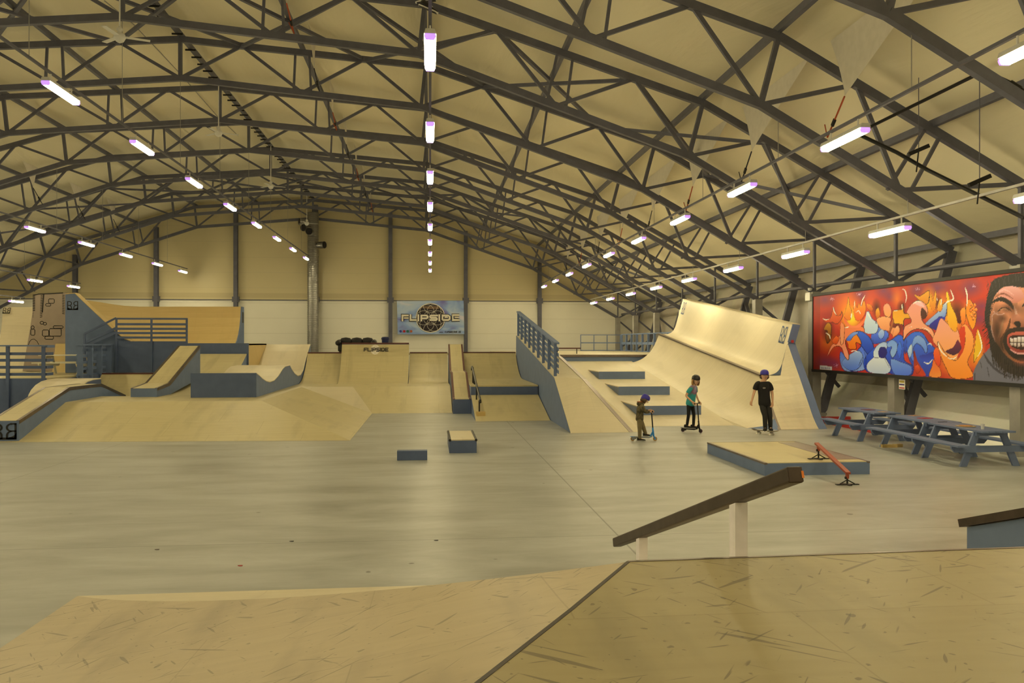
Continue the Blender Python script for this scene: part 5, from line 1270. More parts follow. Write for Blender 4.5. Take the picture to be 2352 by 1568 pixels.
# ------------------------------------------------------------------ air duct
xd = onY(719, 700, 57.0).x
du = thing('air_duct', 'shiny spiral-wound vertical air duct with four jet nozzles at its top', 'duct', (xd, 57.0, 0))
prof = []
zt = onY(719, 493, 57).z
k = 0; z = 0.0
while z < zt:
    prof += [(.375, z), (.375, z + .10), (.392, z + .115), (.392, z + .135)]; z += .15
DUCT = plain('zinc_sheet', (.30, .295, .29), .28, .9, var=.12, scale=2)
MB().lathe(prof + [(.375, z)], 28, (xd, 57.0, 0)).build('spiral_tube', DUCT, du, smooth=False)
for (u, v, ang) in ((691, 508, 205), (702, 524, 235), (715, 533, 262), (741, 562, 330)):
    q = onY(u, v, 56.5); dr = Vector((math.cos(R(ang)), math.sin(R(ang)), 0)); base = Vector((xd, 57.0, q.z))
    tip = base + dr * .95; n_ = MB().tubes([base + dr*.3, base + dr*.6, tip], [.16, .235, .235], 20, cap=False).build('jet_nozzle', DUCT, du, smooth=True)
    MB().tube(tip - dr*.02, tip - dr*.005, .232, n=20).build('opening', BLACK, n_)
    MB().tubes([tip - dr*.03, tip + dr*.01], [.245, .245], 20, cap=False).build('rim', DUCT, n_)
# ------------------------------------------------------------------ couch and bin on the back platform
cx0 = onY(818, 780, 38.4).x
co = thing('couch', 'black couch on the platform behind the lettered quarter pipe', 'sofa', (cx0, 38.4, PZ - .02))
zb_ = PZ - .02
MB().box(cx0 - .8, cx0 + .8, 38.1, 38.8, zb_ + .08, zb_ + .38).build('seat', BLACK, co, bevel=.04)
for k in range(3):
    MB().lathe([(.02, -.2), (.2, -.18), (.27, -.05), (.27, .08), (.2, .17), (.02, .2)], 14, (cx0 - .5 + k*.5, 38.72, zb_ + .52), 1, .5).build('back_cushion', BLACK, co, smooth=True)
for s in (-1, 1): MB().tubes([(cx0 + s*.8, 38.02, zb_ + .42), (cx0 + s*.8, 38.1, zb_ + .46), (cx0 + s*.8, 38.8, zb_ + .5)], [.05, .12, .13], 12).build('armrest', BLACK, co, smooth=True)
for s in (-1, 1):
    for y in (38.15, 38.75): MB().box(cx0 + s*.72 - .03, cx0 + s*.72 + .03, y - .03, y + .03, zb_, zb_ + .08).build('foot', BLACK, co)
xb_ = onY(885, 780, 38.2).x
bi = thing('waste_bin', 'dark blue waste bin on the platform right of the black couch', 'bin', (xb_, 38.2, zb_))
NAVY = plain('navy_plastic', (.01, .018, .09), .35)
MB().lathe([(.13, 0), (.165, .62), (.175, .64)], 20, (xb_, 38.2, zb_)).build('body', NAVY, bi); MB().lathe([(.185, .62), (.19, .68), (.15, .74), (.0, .75)], 20, (xb_, 38.2, zb_)).build('lid', NAVY, bi)
# ------------------------------------------------------------------ back-right railings
def rail_run(name, label, P0, P1, n, hs, wpost=.05, base=ZD):
    t = thing(name, label, 'railing', tuple(P0)); P0, P1 = Vector(P0), Vector(P1)
    for k in range(n):
        q = P0.lerp(P1, k/(n-1)); MB().box(q.x-wpost/2, q.x+wpost/2, q.y-wpost/2, q.y+wpost/2, base, base + 1.1).build('post', BLUE, t)
    for h, hh in hs: MB().beam(P0 + Vector((0, 0, h)), P1 + Vector((0, 0, h)), .05, hh).build('rail_bar', BLUE, t)
    return t
rail_run('railing', 'blue tube railing at the rear of the back-right deck', (10.05, 54.2, ZD), (12.75, 54.2, ZD), 4, ((1.08, .05), (.55, .07), (.04, .06)))
rail_run('railing', 'blue post-and-plank railing along the right side of the back deck', (12.8, 54.0, ZD), (12.8, 40.5, ZD), 11, ((1.1, .07), (.52, .16), (.04, .06)), .12)
# ------------------------------------------------------------------ lights box, sign, floor edge
ex, ey = 13.12, 27.15
el = thing('emergency_light', 'small white emergency light box beside the left end of the mural', 'light', (ex, ey, 4.0))
MB().box(ex - .06, ex + .06, ey + .0, ey + .36, 4.0, 4.28).build('battery_box', PVC, el)
for y in (.08, .28): MB().lathe([(.0, -.05), (.07, -.03), (.08, .05), (.0, .06)], 14, (ex - .02, ey + y, 4.38)).build('lamp_head', PVC, el, smooth=True)
sg = thing('notice_sheet', 'white notice sheet taped to the steel column behind the picnic tables', 'sign', (13.0, 22.3, 1.1))
a, b = onX(2065, 893, 13.13), onX(2078.5, 872, 13.13)
MB().box(13.125, 13.14, b.y, a.y, a.z, b.z).build('paper', WHITE, sg)
hz = (b.z - a.z)
MB().box(13.121, 13.125, b.y + .03, a.y - .03, a.z + hz*.68, b.z - .03).build('yellow_block', plain('sign_yellow', (.5, .4, .08), .5), sg)
MB().box(13.121, 13.125, b.y + .02, a.y - .02, a.z + hz*.42, a.z + hz*.56).build('blue_stripe', plain('sign_blue', (.05, .04, .2), .5), sg)
MB().box(13.121, 13.125, b.y + .02, a.y - .02, a.z + hz*.08, a.z + hz*.2).build('red_stripe', RED_P, sg)
fp = MB(); fp.box(12.0, 13.6, 25.4, 25.5, 0.0, .14); tag(fp.build('red_kerb', RED_P), 'red-painted kerb board on the floor right of the wall ramp', 'kerb')
fp = MB(); fp.box(12.35, 12.45, 21.9, 24.8, 0, .2); tag(fp.build('red_kerb', RED_P), 'red-painted kerb board behind the farthest picnic table', 'kerb')
# timber offcuts, items on the tables
for (u, v, lab, ln, an_) in ((2042, 1027, 'yellow timber offcut by the leg of the middle picnic table', .36, 0), (2062, 1026, 'shorter timber offcut lying right of the longer offcut', .22, .3)):
    q = onZ(u, v); mb = MB(); mb.box(-ln/2, ln/2, -.05, .05, 0, .07); o = mb.build('timber_offcut', RAWWOOD); o.location = (q.x, q.y, 0); o.rotation_euler = (0, 0, an_ - .1); tag(o, lab, 'wood')
TZ = .752
cup = MB(); q = onZ(2257, 985.5, TZ); cup.lathe([(.028, 0), (.04, .11), (.038, .11), (.027, .004), (0, .004)], 16); o = cup.build('plastic_cup', plain('clear_plastic', (.62, .62, .64), .3)); o.location = (q.x, q.y, TZ); tag(o, 'pale plastic cup on the near end of the nearest picnic table', 'cup')
FOOD = plain('pizza_crust', (.45, .22, .08), .7, var=.4, scale=30)
q = onZ(2218, 979, TZ); pz = thing('pizza_tray', 'round cardboard tray with food leftovers on the nearest picnic table', 'tray', (q.x, q.y, TZ))
MB().lathe([(0, 0), (.19, 0), (.2, .012), (.0, .012)], 24, (q.x, q.y, TZ)).build('tray', plain('cardboard', (.42, .33, .2), .8), pz); MB().lathe([(0, .012), (.13, .012), (.13, .022), (0, .026)], 20, (q.x, q.y, TZ)).build('crust', FOOD, pz)
for (u, v, c_, lab, s_) in ((2125, 960.5, RED_P, 'red magazine lying on the middle picnic table', (.3, .2)), (2100, 954.5, plain('brown_paper', (.42, .25, .16), .7), 'brown paper sheet beside the red magazine', (.22, .2)), (1994, 941, plain('dark_red_paper', (.16, .03, .035), .6), 'dark red magazine on the farthest picnic table', (.3, .22)), (2028, 945.5, plain('tan_paper', (.5, .35, .22), .7), 'tan paper sheet on the near end of the farthest picnic table', (.2, .18)), (2165, 969, BLACKM, 'thin dark pen lying on the middle picnic table', (.26, .02))):
    q = onZ(u, v, TZ); mb = MB(); mb.box(-s_[0]/2, s_[0]/2, -s_[1]/2, s_[1]/2, 0, .008); o = mb.build('pen' if s_[1] < .05 else 'magazine', c_); o.location = (q.x, q.y, TZ); o.rotation_euler = (0, 0, .25); tag(o, lab, 'pen' if s_[1] < .05 else 'paper')
# floor litter
for (u, v, c_, lab) in ((362, 1262, BR and RUST, 'brown scrap on the open floor at the left'), (1003, 1241, BLACK, 'tiny black scrap on the floor in front of the middle lamps'), (553, 1299, RED_P, 'tiny red scrap on the floor, left of centre'), (2140, 1060.5, WHITE, 'white paper scrap on the floor in front of the nearest picnic table'), (671, 1243, BLACK, 'tiny black scrap on the floor left of centre')):
    q = onZ(u, v); mb = MB(); s_ = .035 if c_ is not WHITE else .08; mb.prism([(s_*math.cos(R(a_))*(1 if k % 2 else .6), .5*s_*math.sin(R(a_)), 0) for k, a_ in enumerate(range(0, 360, 60))], (0, 0, .006)); o = mb.build('litter_scrap', c_); o.location = (q.x, q.y, 0); tag(o, lab, 'litter')

# ------------------------------------------------------------------ fabric flaps with straps, under the roof
def flap(label, P, tri, strap_to, m=STRAP, drop=None):
    """hanging membrane tail: P top edge ends (world), tri the low tip, strap from the tip to a truss"""
    t = thing('membrane_flap', label, 'fabric', tuple(P[0]), 'hanging membrane tails')
    A, B, T = Vector(P[0]), Vector(P[1]), Vector(tri)
    mb = MB(); n = 6
    for k in range(n + 1):
        f = k/n; e0 = A.lerp(T, f); e1 = B.lerp(T, f*.92); s_ = Vector((0, .05*math.sin(f*3), 0)); mb.v += [e0 + s_, e1 - s_ + Vector((.02, 0, 0))]
    mb.f = [(2*k, 2*k+1, 2*k+3, 2*k+2) for k in range(n)]
    mb.build('cloth_tail', FABRIC, t, smooth=True)
    T2 = Vector(strap_to); MB().tube(T, T2, .018, n=6).build('strap', m, t)
    md = T.lerp(T2, .55); MB().beam(md, md.lerp(T2, .35), .05, .07).build('ratchet', BLACKM, t)
    MB().tube(T2, T2 + Vector((-.12, -.12, .25)), .012, n=6).build('strap_end', m, t)
    return t
for k in range(1, 9):
    y = FRAMES[k]
    for (xr, nm, m_) in ((16.6, 'right', STRAP if k % 2 else STRAP_O), (4.3, 'centre', STRAP if k % 2 == 0 else STRAP_O), (-11.0, 'left', STRAP)):
        if k == 8 and nm != 'right': continue
        zc_ = at(CEIL, xr) - .08; zl = at(LOW, xr)
        tip = (RX + xr + .05, y - .9, zl + .75 if abs(xr) > 5 else zl + .55)
        wide = 3.7 if xr > 10 else 1.0
        flap(f'pale membrane tail, {"red" if m_ is STRAP_O else "dark"} strap, {nm} line, {ordn[k]} truss from back wall',
             ((RX + xr, y - .8 - wide, zc_ + .02), (RX + xr, y - .35, zc_ + .02)), tip, (RX + xr + .1, y - .05, zl + .1), m_)
# ------------------------------------------------------------------ ceiling fans
for k, (u, v, lab) in enumerate(((275, 86, 'white ceiling fan nearest the camera, below the ridge'), (502, 306, 'white ceiling fan, second along the ridge'), (622, 428, 'white ceiling fan, third along the ridge'), (698, 520, 'white ceiling fan farthest along the ridge, by the air duct'))):
    yf = (24.8, 34.0, 44.0, 54.5)[k]
    q = onX(u, v, RX + .05)
    if k == 3: q = Vector((RX, 54.5, 10.3))
    t = thing('ceiling_fan', lab, 'fan', tuple(q), 'ceiling fans under the ridge')
    MB().tube(q, (q.x, q.y, at(UPP, 0) + .1), .02).build('drop_rod', PVC, t)
    MB().lathe([(.03, .28), (.09, .2), (.04, .14), (.13, .08), (.15, 0), (.10, -.1), (.03, -.14)], 18, q).build('motor_housing', PVC, t, smooth=True)
    for a_ in range(3):
        an = R(20 + a_*120); dr = Vector((math.cos(an), math.sin(an), 0)); MB().beam(q + dr*.12 + Vector((0, 0, .02)), q + dr*.72 + Vector((0, 0, .02)), .14, .012).build('blade', PVC, t)
# ------------------------------------------------------------------ shoes hung over the middle conduit
def shoe(label, q, yaw, pitch):
    t = thing('sneaker', label, 'shoe', tuple(q), 'sneakers hanging from the roof'); WLOC[t.name] = Vector()
    S_ = [(-.14, .036, .10), (-.10, .042, .115), (-.03, .040, .10), (.04, .042, .07), (.10, .046, .052), (.145, .036, .042), (.165, .012, .034)]
    up = [[(x, w_*math.cos(a_)*(1 if math.sin(a_) < 0.5 else .8), .022 + (h_-.022)*max(0, math.sin(a_))**.8 if math.sin(a_) > 0 else .022) for a_ in [2*math.pi*k/14 for k in range(14)]] for x, w_, h_ in S_]
    MB().loft(up).build('upper', BLACK, t, smooth=True)
    so = [[(x, (w_+.005)*math.cos(a_), .012 + .014*math.sin(a_)) for a_ in [2*math.pi*k/14 for k in range(14)]] for x, w_, h_ in [(-.15, .03, 0)] + S_ + [(.172, .01, 0)]]
    MB().loft(so).build('white_sole', WHITE, t, smooth=True)
    MB().prism([(-.14, -.034, -.004), (.15, -.036, -.004), (.15, .036, -.004), (-.14, .034, -.004)], (0, 0, .004)).build('outsole', BLACK, t)
    lc = MB()
    for k in range(4): lc.beam((-.01 + k*.022, -.025, .098 - k*.011), (-.01 + k*.022, .025, .098 - k*.011), .006, .006)
    lc.build('laces', WHITE, t)
    MB().tubes([(-.02, 0, .09), (-.05, .01, .22), (-.02, 0, .34)], .004, 5).build('hanging_lace', BLACK, t)
    t.rotation_euler = (0, pitch, yaw); return t
sy = onX(980, 20, 0.0 - .02)
SC = 12.3
ysh = 12.6
s1 = onY(982, 22, ysh); shoe('black sneaker with a white sole hanging over the middle light, toe pointing right', s1, -.25, .45)
s2 = onY(980, 4, ysh + .1); shoe('black sneaker hanging behind the other one, only its sole in the picture', s2, math.pi - .2, .1)
for o in [o for o in bpy.data.objects if o.name.startswith('sneaker')]: o.scale = (1.02,)*3
# ------------------------------------------------------------------ dark pipe and brackets under the right roof slope
pp = thing('gas_pipe', 'thin black pipe bending across the right roof slope', 'pipe', (9, 20, 7))
P_ = [onY(1955, 312, 17.2), onY(1999, 291, 17.0), onY(2262, 162, 14.0), onY(2320, 190, 13.8), onY(2400, 240, 13.4)]
MB().tubes(P_, .035, 8).build('pipe', BLACKM, pp); MB().tube(P_[3], P_[3].lerp(P_[4], .3), .055).build('coupling', BLACKM, pp)
P2_ = [onY(1975, 310, 16.9), onY(2060, 350, 16.4), onY(2130, 390, 16), onY(2352, 500, 14.2)]
MB().tubes(P2_, .04, 8).build('branch_pipe', BLACKM, pp)
for (u, v, y, lab) in ((2110, 345, 16.0, 'black pipe bracket with a hanging chain below the right roof slope'), (2250, 415, 14.8, 'black pipe bracket right of the chain bracket')):
    q = onY(u, v, y); t = thing('pipe_bracket', lab, 'bracket', tuple(q)); MB().beam(q + Vector((-.22, 0, -.09)), q + Vector((.22, 0, .10)), .06, .08).build('arm', BLACKM, t)
    MB().beam(q + Vector((0, 0, 0)), q + Vector((-.05, 0, -.45)), .02, .02).build('strut', BLACKM, t); MB().beam(q + Vector((0, 0, .05)), (q.x, q.y, at(UPP, q.x - RX) + .1), .012, .012).build('hanger', STEEL, t)
# long cables under the roof
for (pts, lab) in ((([onX(240, 2, -9.2), onX(306, 55, -9.2), onX(410, 165, -9.3), onX(500, 268, -9.3), onX(580, 342, -9.3)]), 'thin pale cable slung under the ridge left of the lights'),):
    c = MB().tubes(pts, .018, 6).build('slung_cable', STEEL_L); tag(c, lab, 'cable')
# ------------------------------------------------------------------ people
SKIN = plain('skin', (.60, .36, .23), .55, var=.08)
HAIR = plain('fair_hair', (.40, .22, .07), .6, var=.3, scale=30); HAIR_D = plain('brown_hair', (.07, .04, .02), .6, var=.3, scale=30)
HEL_B = plain('blue_helmet', (.035, .03, .33), .3); HEL_K = plain('black_helmet', (.012, .012, .014), .12)
TEAL = None
def tiedye():
    m, t, b, N, L = nt('tie_dye_shirt'); tc = N('ShaderNodeTexCoord'); n = N('ShaderNodeTexNoise'); n.inputs['Scale'].default_value = 5; n.inputs['Detail'].default_value = 4; L(tc.outputs['Object'], n.inputs['Vector'])
    g = N('ShaderNodeTexGradient'); g.gradient_type = 'SPHERICAL'; mp = N('ShaderNodeMapping'); mp.inputs['Location'].default_value = (-.03, 0.0, -1.30); L(tc.outputs['Object'], mp.inputs['Vector'])
    m2 = N('ShaderNodeMapping'); m2.inputs['Scale'].default_value = (3.6, 3.6, 3.0); L(mp.outputs[0], m2.inputs['Vector']); L(m2.outputs[0], g.inputs['Vector'])
    f = math_n(t, 'ADD', g.outputs['Fac'], math_n(t, 'MULTIPLY', math_n(t, 'SUBTRACT', n.outputs['Fac'], .5), .7))
    r = N('ShaderNodeValToRGB'); e = r.color_ramp.elements; e[0].position = .18; e[0].color = (.03, .30, .33, 1); e[1].position = .62; e[1].color = (.25, .33, .52, 1); x = e.new(.36); x.color = (.26, .10, .17, 1)
    L(f, r.inputs[0]); L(r.outputs[0], b.inputs['Base Color']); b.inputs['Roughness'].default_value = .8; return m
TEAL = tiedye()
def camo():
    m, t, b, N, L = nt('olive_fabric'); tc = N('ShaderNodeTexCoord'); n = N('ShaderNodeTexNoise'); n.inputs['Scale'].default_value = 11; n.inputs['Detail'].default_value = 3; L(tc.outputs['Object'], n.inputs['Vector'])
    r = N('ShaderNodeValToRGB'); e = r.color_ramp.elements; e[0].position = .42; e[0].color = (.035, .03, .018, 1); e[1].position = .6; e[1].color = (.13, .105, .055, 1); L(n.outputs['Fac'], r.inputs[0]); L(r.outputs[0], b.inputs['Base Color']); b.inputs['Roughness'].default_value = .85; return m
CAMO = camo(); OLIVE = plain('olive_trousers', (.16, .13, .07), .85, var=.35, scale=9); BLK_C = plain('black_cotton', (.010, .010, .011), .85); DENIM = plain('charcoal_denim', (.022, .022, .022), .8, var=.3, scale=12)
def skin_mesh(name, nodes, edges, root, m, parent, sub=2):
    ks = list(nodes); me = bpy.data.meshes.new(name); me.from_pydata([tuple(nodes[k][0]) for k in ks], [(ks.index(a), ks.index(b)) for a, b in edges], [])
    o = bpy.data.objects.new(name, me); COL.objects.link(o)
    o.modifiers.new('skin', 'SKIN'); s = o.modifiers.new('sub', 'SUBSURF'); s.levels = s.render_levels = sub
    if not me.skin_vertices: me.skin_vertices.new()
    for i, k in enumerate(ks):
        r_ = nodes[k][1]; sv = me.skin_vertices[0].data[i]; sv.radius = r_ if hasattr(r_, '__len__') else (r_, r_); sv.use_root = (k == root)
    bpy.context.view_layer.update(); dg = bpy.context.evaluated_depsgraph_get(); ev = bpy.data.meshes.new_from_object(o.evaluated_get(dg))
    bpy.data.objects.remove(o); ev.name = name; ev.materials.clear(); ev.materials.append(m); ev.polygons.foreach_set('use_smooth', [True]*len(ev.polygons))
    ob = bpy.data.objects.new(name, ev); COL.objects.link(ob); ob.parent = parent; WLOC[ob.name] = Vector(); return ob
V3 = lambda *a: Vector(a)
def person(label, J, mats, s=1.0, hair=None, helmet=None, face_dir=V3(1, 0, 0), long_sleeve=False, sh=1.0):
    """J: joints in metres, x to the right of the picture, y away from it, z up"""
    t = thing('person', label, 'person', (0, 0, 0), None); WLOC[t.name] = Vector()
    fd_ = face_dir.normalized(); side = fd_.cross(V3(0, 0, 1)).normalized(); upv = side.cross(fd_).normalized()
    H = J['head']; hr = J.get('hr', .098)*s if False else J['hr']
    nd, ed = {}, []
    def add(k, p_, r_, par=None):
        nd[k] = (Vector(p_), r_)
        if par: ed.append((par, k))
    q = J['hr'] / .1
    lw = J.get('leg', 1.0); add('pelvis', J['pelvis'], (.085*sh, .07*sh)); add('waist', J['pelvis'].lerp(J['chest'], .5), (.085*sh, .07*sh), 'pelvis'); add('chest', J['chest'], (.105*sh, .08*sh), 'waist'); add('upper', J['chest'].lerp(J['neck'], .6), (.085*sh, .07*sh), 'chest')
    add('neck', J['neck'], .047*q, 'upper'); add('jaw', H - upv*.045*q + fd_*.02*q, (.066*q, .070*q), 'neck'); add('skull', H + upv*.035*q, (.083*q, .096*q), 'jaw'); add('crown', H + upv*.10*q, (.05*q, .06*q), 'skull')
    for sd in ('l', 'r'):
        add('sh'+sd, J['sh'+sd], .052*sh, 'upper'); add('el'+sd, J['el'+sd], .036*sh, 'sh'+sd); add('wr'+sd, J['wr'+sd], .025*sh, 'el'+sd)
        hd = (J['ha'+sd] - J['wr'+sd]).normalized(); add('pa'+sd, J['wr'+sd] + hd*.05*sh, (.036*sh, .02*sh), 'wr'+sd)
        add('kn'+sd + '0', J['hip'+sd], .066*sh*lw, 'pelvis'); add('kn'+sd, J['kn'+sd], .044*sh*lw, 'kn'+sd+'0'); add('an'+sd, J['an'+sd], .030*sh, 'kn'+sd)
        add('toe'+sd, J['toe'+sd], .024*sh, 'an'+sd)
        # five separate fingers rooted in the palm
        c = hd.cross(V3(0, 1, 0)); c = (c if c.length > .2 else hd.cross(V3(1, 0, 0))).normalized(); curl = J.get('curl'+sd, hd.cross(c)).normalized()
        base = J['wr'+sd] + hd*.055*sh
        for fk, (off, ln) in enumerate(((-.028, .060), (-.010, .070), (.008, .066), (.025, .052))):
            b0 = base + c*off*sh + hd*.02*sh; m0 = b0 + hd*ln*.5*sh + curl*ln*.18*sh; e0 = m0 + hd*ln*.32*sh + curl*ln*.42*sh
            add(f'f{fk}a{sd}', b0, .0095*sh, 'pa'+sd); add(f'f{fk}b{sd}', m0, .0085*sh, f'f{fk}a{sd}'); add(f'f{fk}c{sd}', e0, .007*sh, f'f{fk}b{sd}')
        b0 = J['wr'+sd] + hd*.03*sh - c*.03*sh; add('th0'+sd, b0, .011*sh, 'pa'+sd); add('th1'+sd, b0 - c*.022*sh + hd*.03*sh + curl*.02*sh, .009*sh, 'th0'+sd); add('th2'+sd, b0 - c*.02*sh + hd*.055*sh + curl*.035*sh, .0075*sh, 'th1'+sd)
    skin_mesh('body', nd, ed, 'pelvis', mats['skin'], t, 2)
    # face
    fc = H + fd_*.085*q
    for k in (-1, 1):
        e_ = MB(); e_.lathe([(0, -.011*q), (.009*q, -.006*q), (.011*q, 0), (.009*q, .006*q), (0, .011*q)], 10, H + fd_*.093*q + side*k*.032*q + upv*.012*q); e_.build('eye', WHITE, t, smooth=True)
        e_ = MB(); e_.lathe([(0, -.005*q), (.005*q, 0), (0, .005*q)], 8, H + fd_*.103*q + side*k*.032*q + upv*.012*q); e_.build('pupil', BLACK, t)
        MB().beam(H + fd_*.099*q + side*k*.018*q + upv*.030*q, H + fd_*.094*q + side*k*.048*q + upv*.029*q, .006*q, .006*q).build('eyebrow', hair or HAIR_D, t)
        MB().lathe([(0, -.028*q), (.012*q, -.02*q), (.016*q, .004*q), (.012*q, .024*q), (0, .03*q)], 10, H + side*k*.085*q - upv*.005*q).build('ear', mats['skin'], t, smooth=True)
    MB().tubes([H + fd_*.088*q + upv*.018*q, H + fd_*.112*q - upv*.016*q, H + fd_*.092*q - upv*.026*q], [.009*q, .014*q, .010*q], 8).build('nose', mats['skin'], t, smooth=True)
    MB().beam(H + fd_*.092*q - upv*.047*q - side*.022*q, H + fd_*.092*q - upv*.047*q + side*.022*q, .008*q, .008*q).build('mouth', plain('lips', (.35, .10, .08), .5) if 'lips' not in MAT else MAT['lips'], t)
    # shirt: a loose tube hung from the shoulders, with sleeves
    fk_ = J.get('fit', 1.0); ax = J['shr'] - J['shl']; ax = V3(ax.x, ax.y, 0)
    if ax.length < .12: ax = V3(0, -1, 0)
    ax.normalize(); sp = (J['chest'] - J['pelvis']).normalized()
    hw = (J['hipl'] - J['hipr']).length/2 + .076*sh; sw_ = (J['shr'] - J['shl']).length/2
    hem = J['pelvis'] - sp*(J.get('hem', .05) + .02)
    def ring(c, a_, b_, tilt=None, n=20):
        u_ = (tilt or sp); f_ = u_.cross(ax).normalized(); s2 = f_.cross(u_).normalized()
        return [c + s2*(a_*math.copysign(abs(math.cos(t_))**.85, math.cos(t_))) + f_*(b_*math.copysign(abs(math.sin(t_))**.9, math.sin(t_))) for t_ in [2*math.pi*k/n for k in range(n)]]
    nk = (J['neck'] - J['chest']); shc = (J['shl'] + J['shr'])/2
    rr = [ring(hem, hw*1.06*fk_, .132*sh*fk_), ring(J['pelvis'], hw*1.02*fk_, .128*sh*fk_), ring(J['pelvis'].lerp(J['chest'], .5), .136*sh*fk_, .110*sh*fk_), ring(J['chest'], .152*sh*fk_, .122*sh*fk_),
          ring(J['chest'].lerp(shc, .65), max(sw_, .12)*.98, .112*sh), ring(shc + sp*.03, sw_*.98, .092*sh), ring(shc + sp*.065, sw_*.72, .080*sh), ring(J['neck'].lerp(shc, .18), .082*sh, .072*sh), ring(J['neck'].lerp(shc, -.02), .058*sh, .058*sh)]
    mb = MB().loft(rr)
    for sd in ('l', 'r'):
        a0 = J['sh'+sd].lerp(shc, .6) + sp*.005; e0 = J['el'+sd]
        if long_sleeve: mb.tubes([a0, J['sh'+sd].lerp(e0, .12), e0, J['wr'+sd].lerp(e0, .5), J['wr'+sd]], [.080*sh, .080*sh, .062*sh, .054*sh, .046*sh], 12)
        else: mb.tubes([a0, J['sh'+sd].lerp(shc, .12) + sp*.004, J['sh'+sd].lerp(e0, .18), J['sh'+sd].lerp(e0, .45), J['sh'+sd].lerp(e0, .72)], [.072*sh, .074*sh, .070*sh, .068*sh, .070*sh], 14)
    so_ = mb.build('shirt' if not long_sleeve else 'jacket', mats['top'], t, smooth=True); sb_ = so_.modifiers.new('soft', 'SUBSURF'); sb_.levels = sb_.render_levels = 1
    S_, E_ = {}, []
    def sa(k, p_, r_, par=None):
        S_[k] = (Vector(p_), r_)
        if par: E_.append((par, k))
    # trousers
    sa('p', J['pelvis'], (.122*sh, .105*sh)); sa('top', J['pelvis'].lerp(J['chest'], .28), (.112*sh, .095*sh), 'p')
    lw = J.get('leg', 1.0)
    for sd in ('l', 'r'):
        sa('h'+sd, J['hip'+sd], .095*sh*(lw+1)/2, 'p'); sa('t'+sd, J['hip'+sd].lerp(J['kn'+sd], .5), .084*sh*lw, 'h'+sd); sa('k'+sd, J['kn'+sd], .067*sh*lw, 't'+sd); sa('c'+sd, J['kn'+sd].lerp(J['an'+sd], .45), .062*sh*lw, 'k'+sd); sa('a'+sd, J['an'+sd].lerp(J['kn'+sd], -.14), .054*sh*lw, 'c'+sd)
    skin_mesh('trousers', S_, E_, 'p', mats['legs'], t, 2)
    # shoes
    for sd in ('l', 'r'):
        a_, b_ = J['an'+sd], J['toe'+sd]; fw = V3(b_.x - a_.x, b_.y - a_.y, 0).normalized(); sw = fw.cross(V3(0, 0, 1)); z0 = J.get('sole'+sd, J['sole'])
        rows_ = [(-.085, .034, .11), (-.055, .046, .118), (.0, .047, .108), (.06, .049, .078), (.12, .052, .063), (.17, .041, .05), (.192, .014, .035)]
        L_ = [[V3(a_.x, a_.y, z0) + fw*x*sh + sw*(w_*sh*math.cos(an)) + V3(0, 0, sh*(h_*(.5 + .5*math.sin(an)))) for an in [2*math.pi*k/12 for k in range(12)]] for x, w_, h_ in rows_]
        sh_ = MB().loft(L_).build('shoe', mats['shoe'], t, smooth=True)
        L_ = [[V3(a_.x, a_.y, z0) + fw*x*sh + sw*((w_ + .003)*sh*math.cos(an)) + V3(0, 0, sh*(.010 + .010*math.sin(an))) for an in [2*math.pi*k/12 for k in range(12)]] for x, w_, h_ in rows_]
        MB().loft(L_).build('sole', mats.get('sole', WHITE), sh_, smooth=True)
    # hair and helmet
    M = Matrix((( side.x, fd_.x, upv.x, H.x), (side.y, fd_.y, upv.y, H.y), (side.z, fd_.z, upv.z, H.z), (0, 0, 0, 1)))
    if helmet:
        pr_ = [(.0, .180), (.05, .174), (.085, .155), (.108, .122), (.118, .082), (.119, .050), (.114, .042), (.106, .05)]
        hm = MB().lathe([(r_*q, z*q) for r_, z in pr_[::-1]], 22, (0, -.008*q, 0), .93, 1.12)
        for p_ in hm.v:
            if p_.z < .07*q and p_.y < 0: p_.z -= .045*q * min(1, -p_.y/(.1*q))
        hm.xf(M).build('helmet', helmet, t, smooth=True)
        vt = MB()
        for k in (-1, 0, 1): vt.beam((k*.035*q, .045*q, .166*q - abs(k)*.006*q), (k*.045*q, -.04*q, .172*q - abs(k)*.008*q), .012*q, .010*q)
        vt.xf(M).build('helmet_vent', BLACK, t)
        st_ = MB()
        for k in (-1, 1): st_.tubes([(k*.100*q, .02*q, .02*q), (k*.088*q, .035*q, -.05*q), (k*.02*q, .05*q, -.105*q)], .006*q, 6)
        st_.xf(M).build('chin_strap', BLACK, t)
    if hair:
        hl = J.get('hairlen', .06)
        hm = MB(); rows_ = [(.100, .05), (.108, .0), (.112, -.04), (.104, -hl), (.085, -hl - .03)]
        n = 16
        for r_, z in rows_:
            for k in range(n + 1):
                an = R(J.get('hair0', 158)) + R(J.get('hair1', 224))*k/n; hm.v.append(Vector((r_*q*math.cos(an), r_*q*1.03*math.sin(an) - .005*q, z*q + .008*q*math.sin(k*2.1))))
        for i in range(len(rows_)-1):
            for k in range(n): hm.f.append((i*(n+1)+k, i*(n+1)+k+1, (i+1)*(n+1)+k+1, (i+1)*(n+1)+k))
        o = hm.xf(M).build('hair', hair, t, smooth=True); sd_ = o.modifiers.new('thick', 'SOLIDIFY'); sd_.thickness = .02*q; sd_.offset = 0
    return t
def place(t, u, v, extra=0.0):
    """stand the figure's origin on the floor where the photo puts it, facing the picture plane"""
    q = onZ(u, v); t.location = (q.x, q.y, 0); t.rotation_euler = (0, 0, -TH + extra); return q
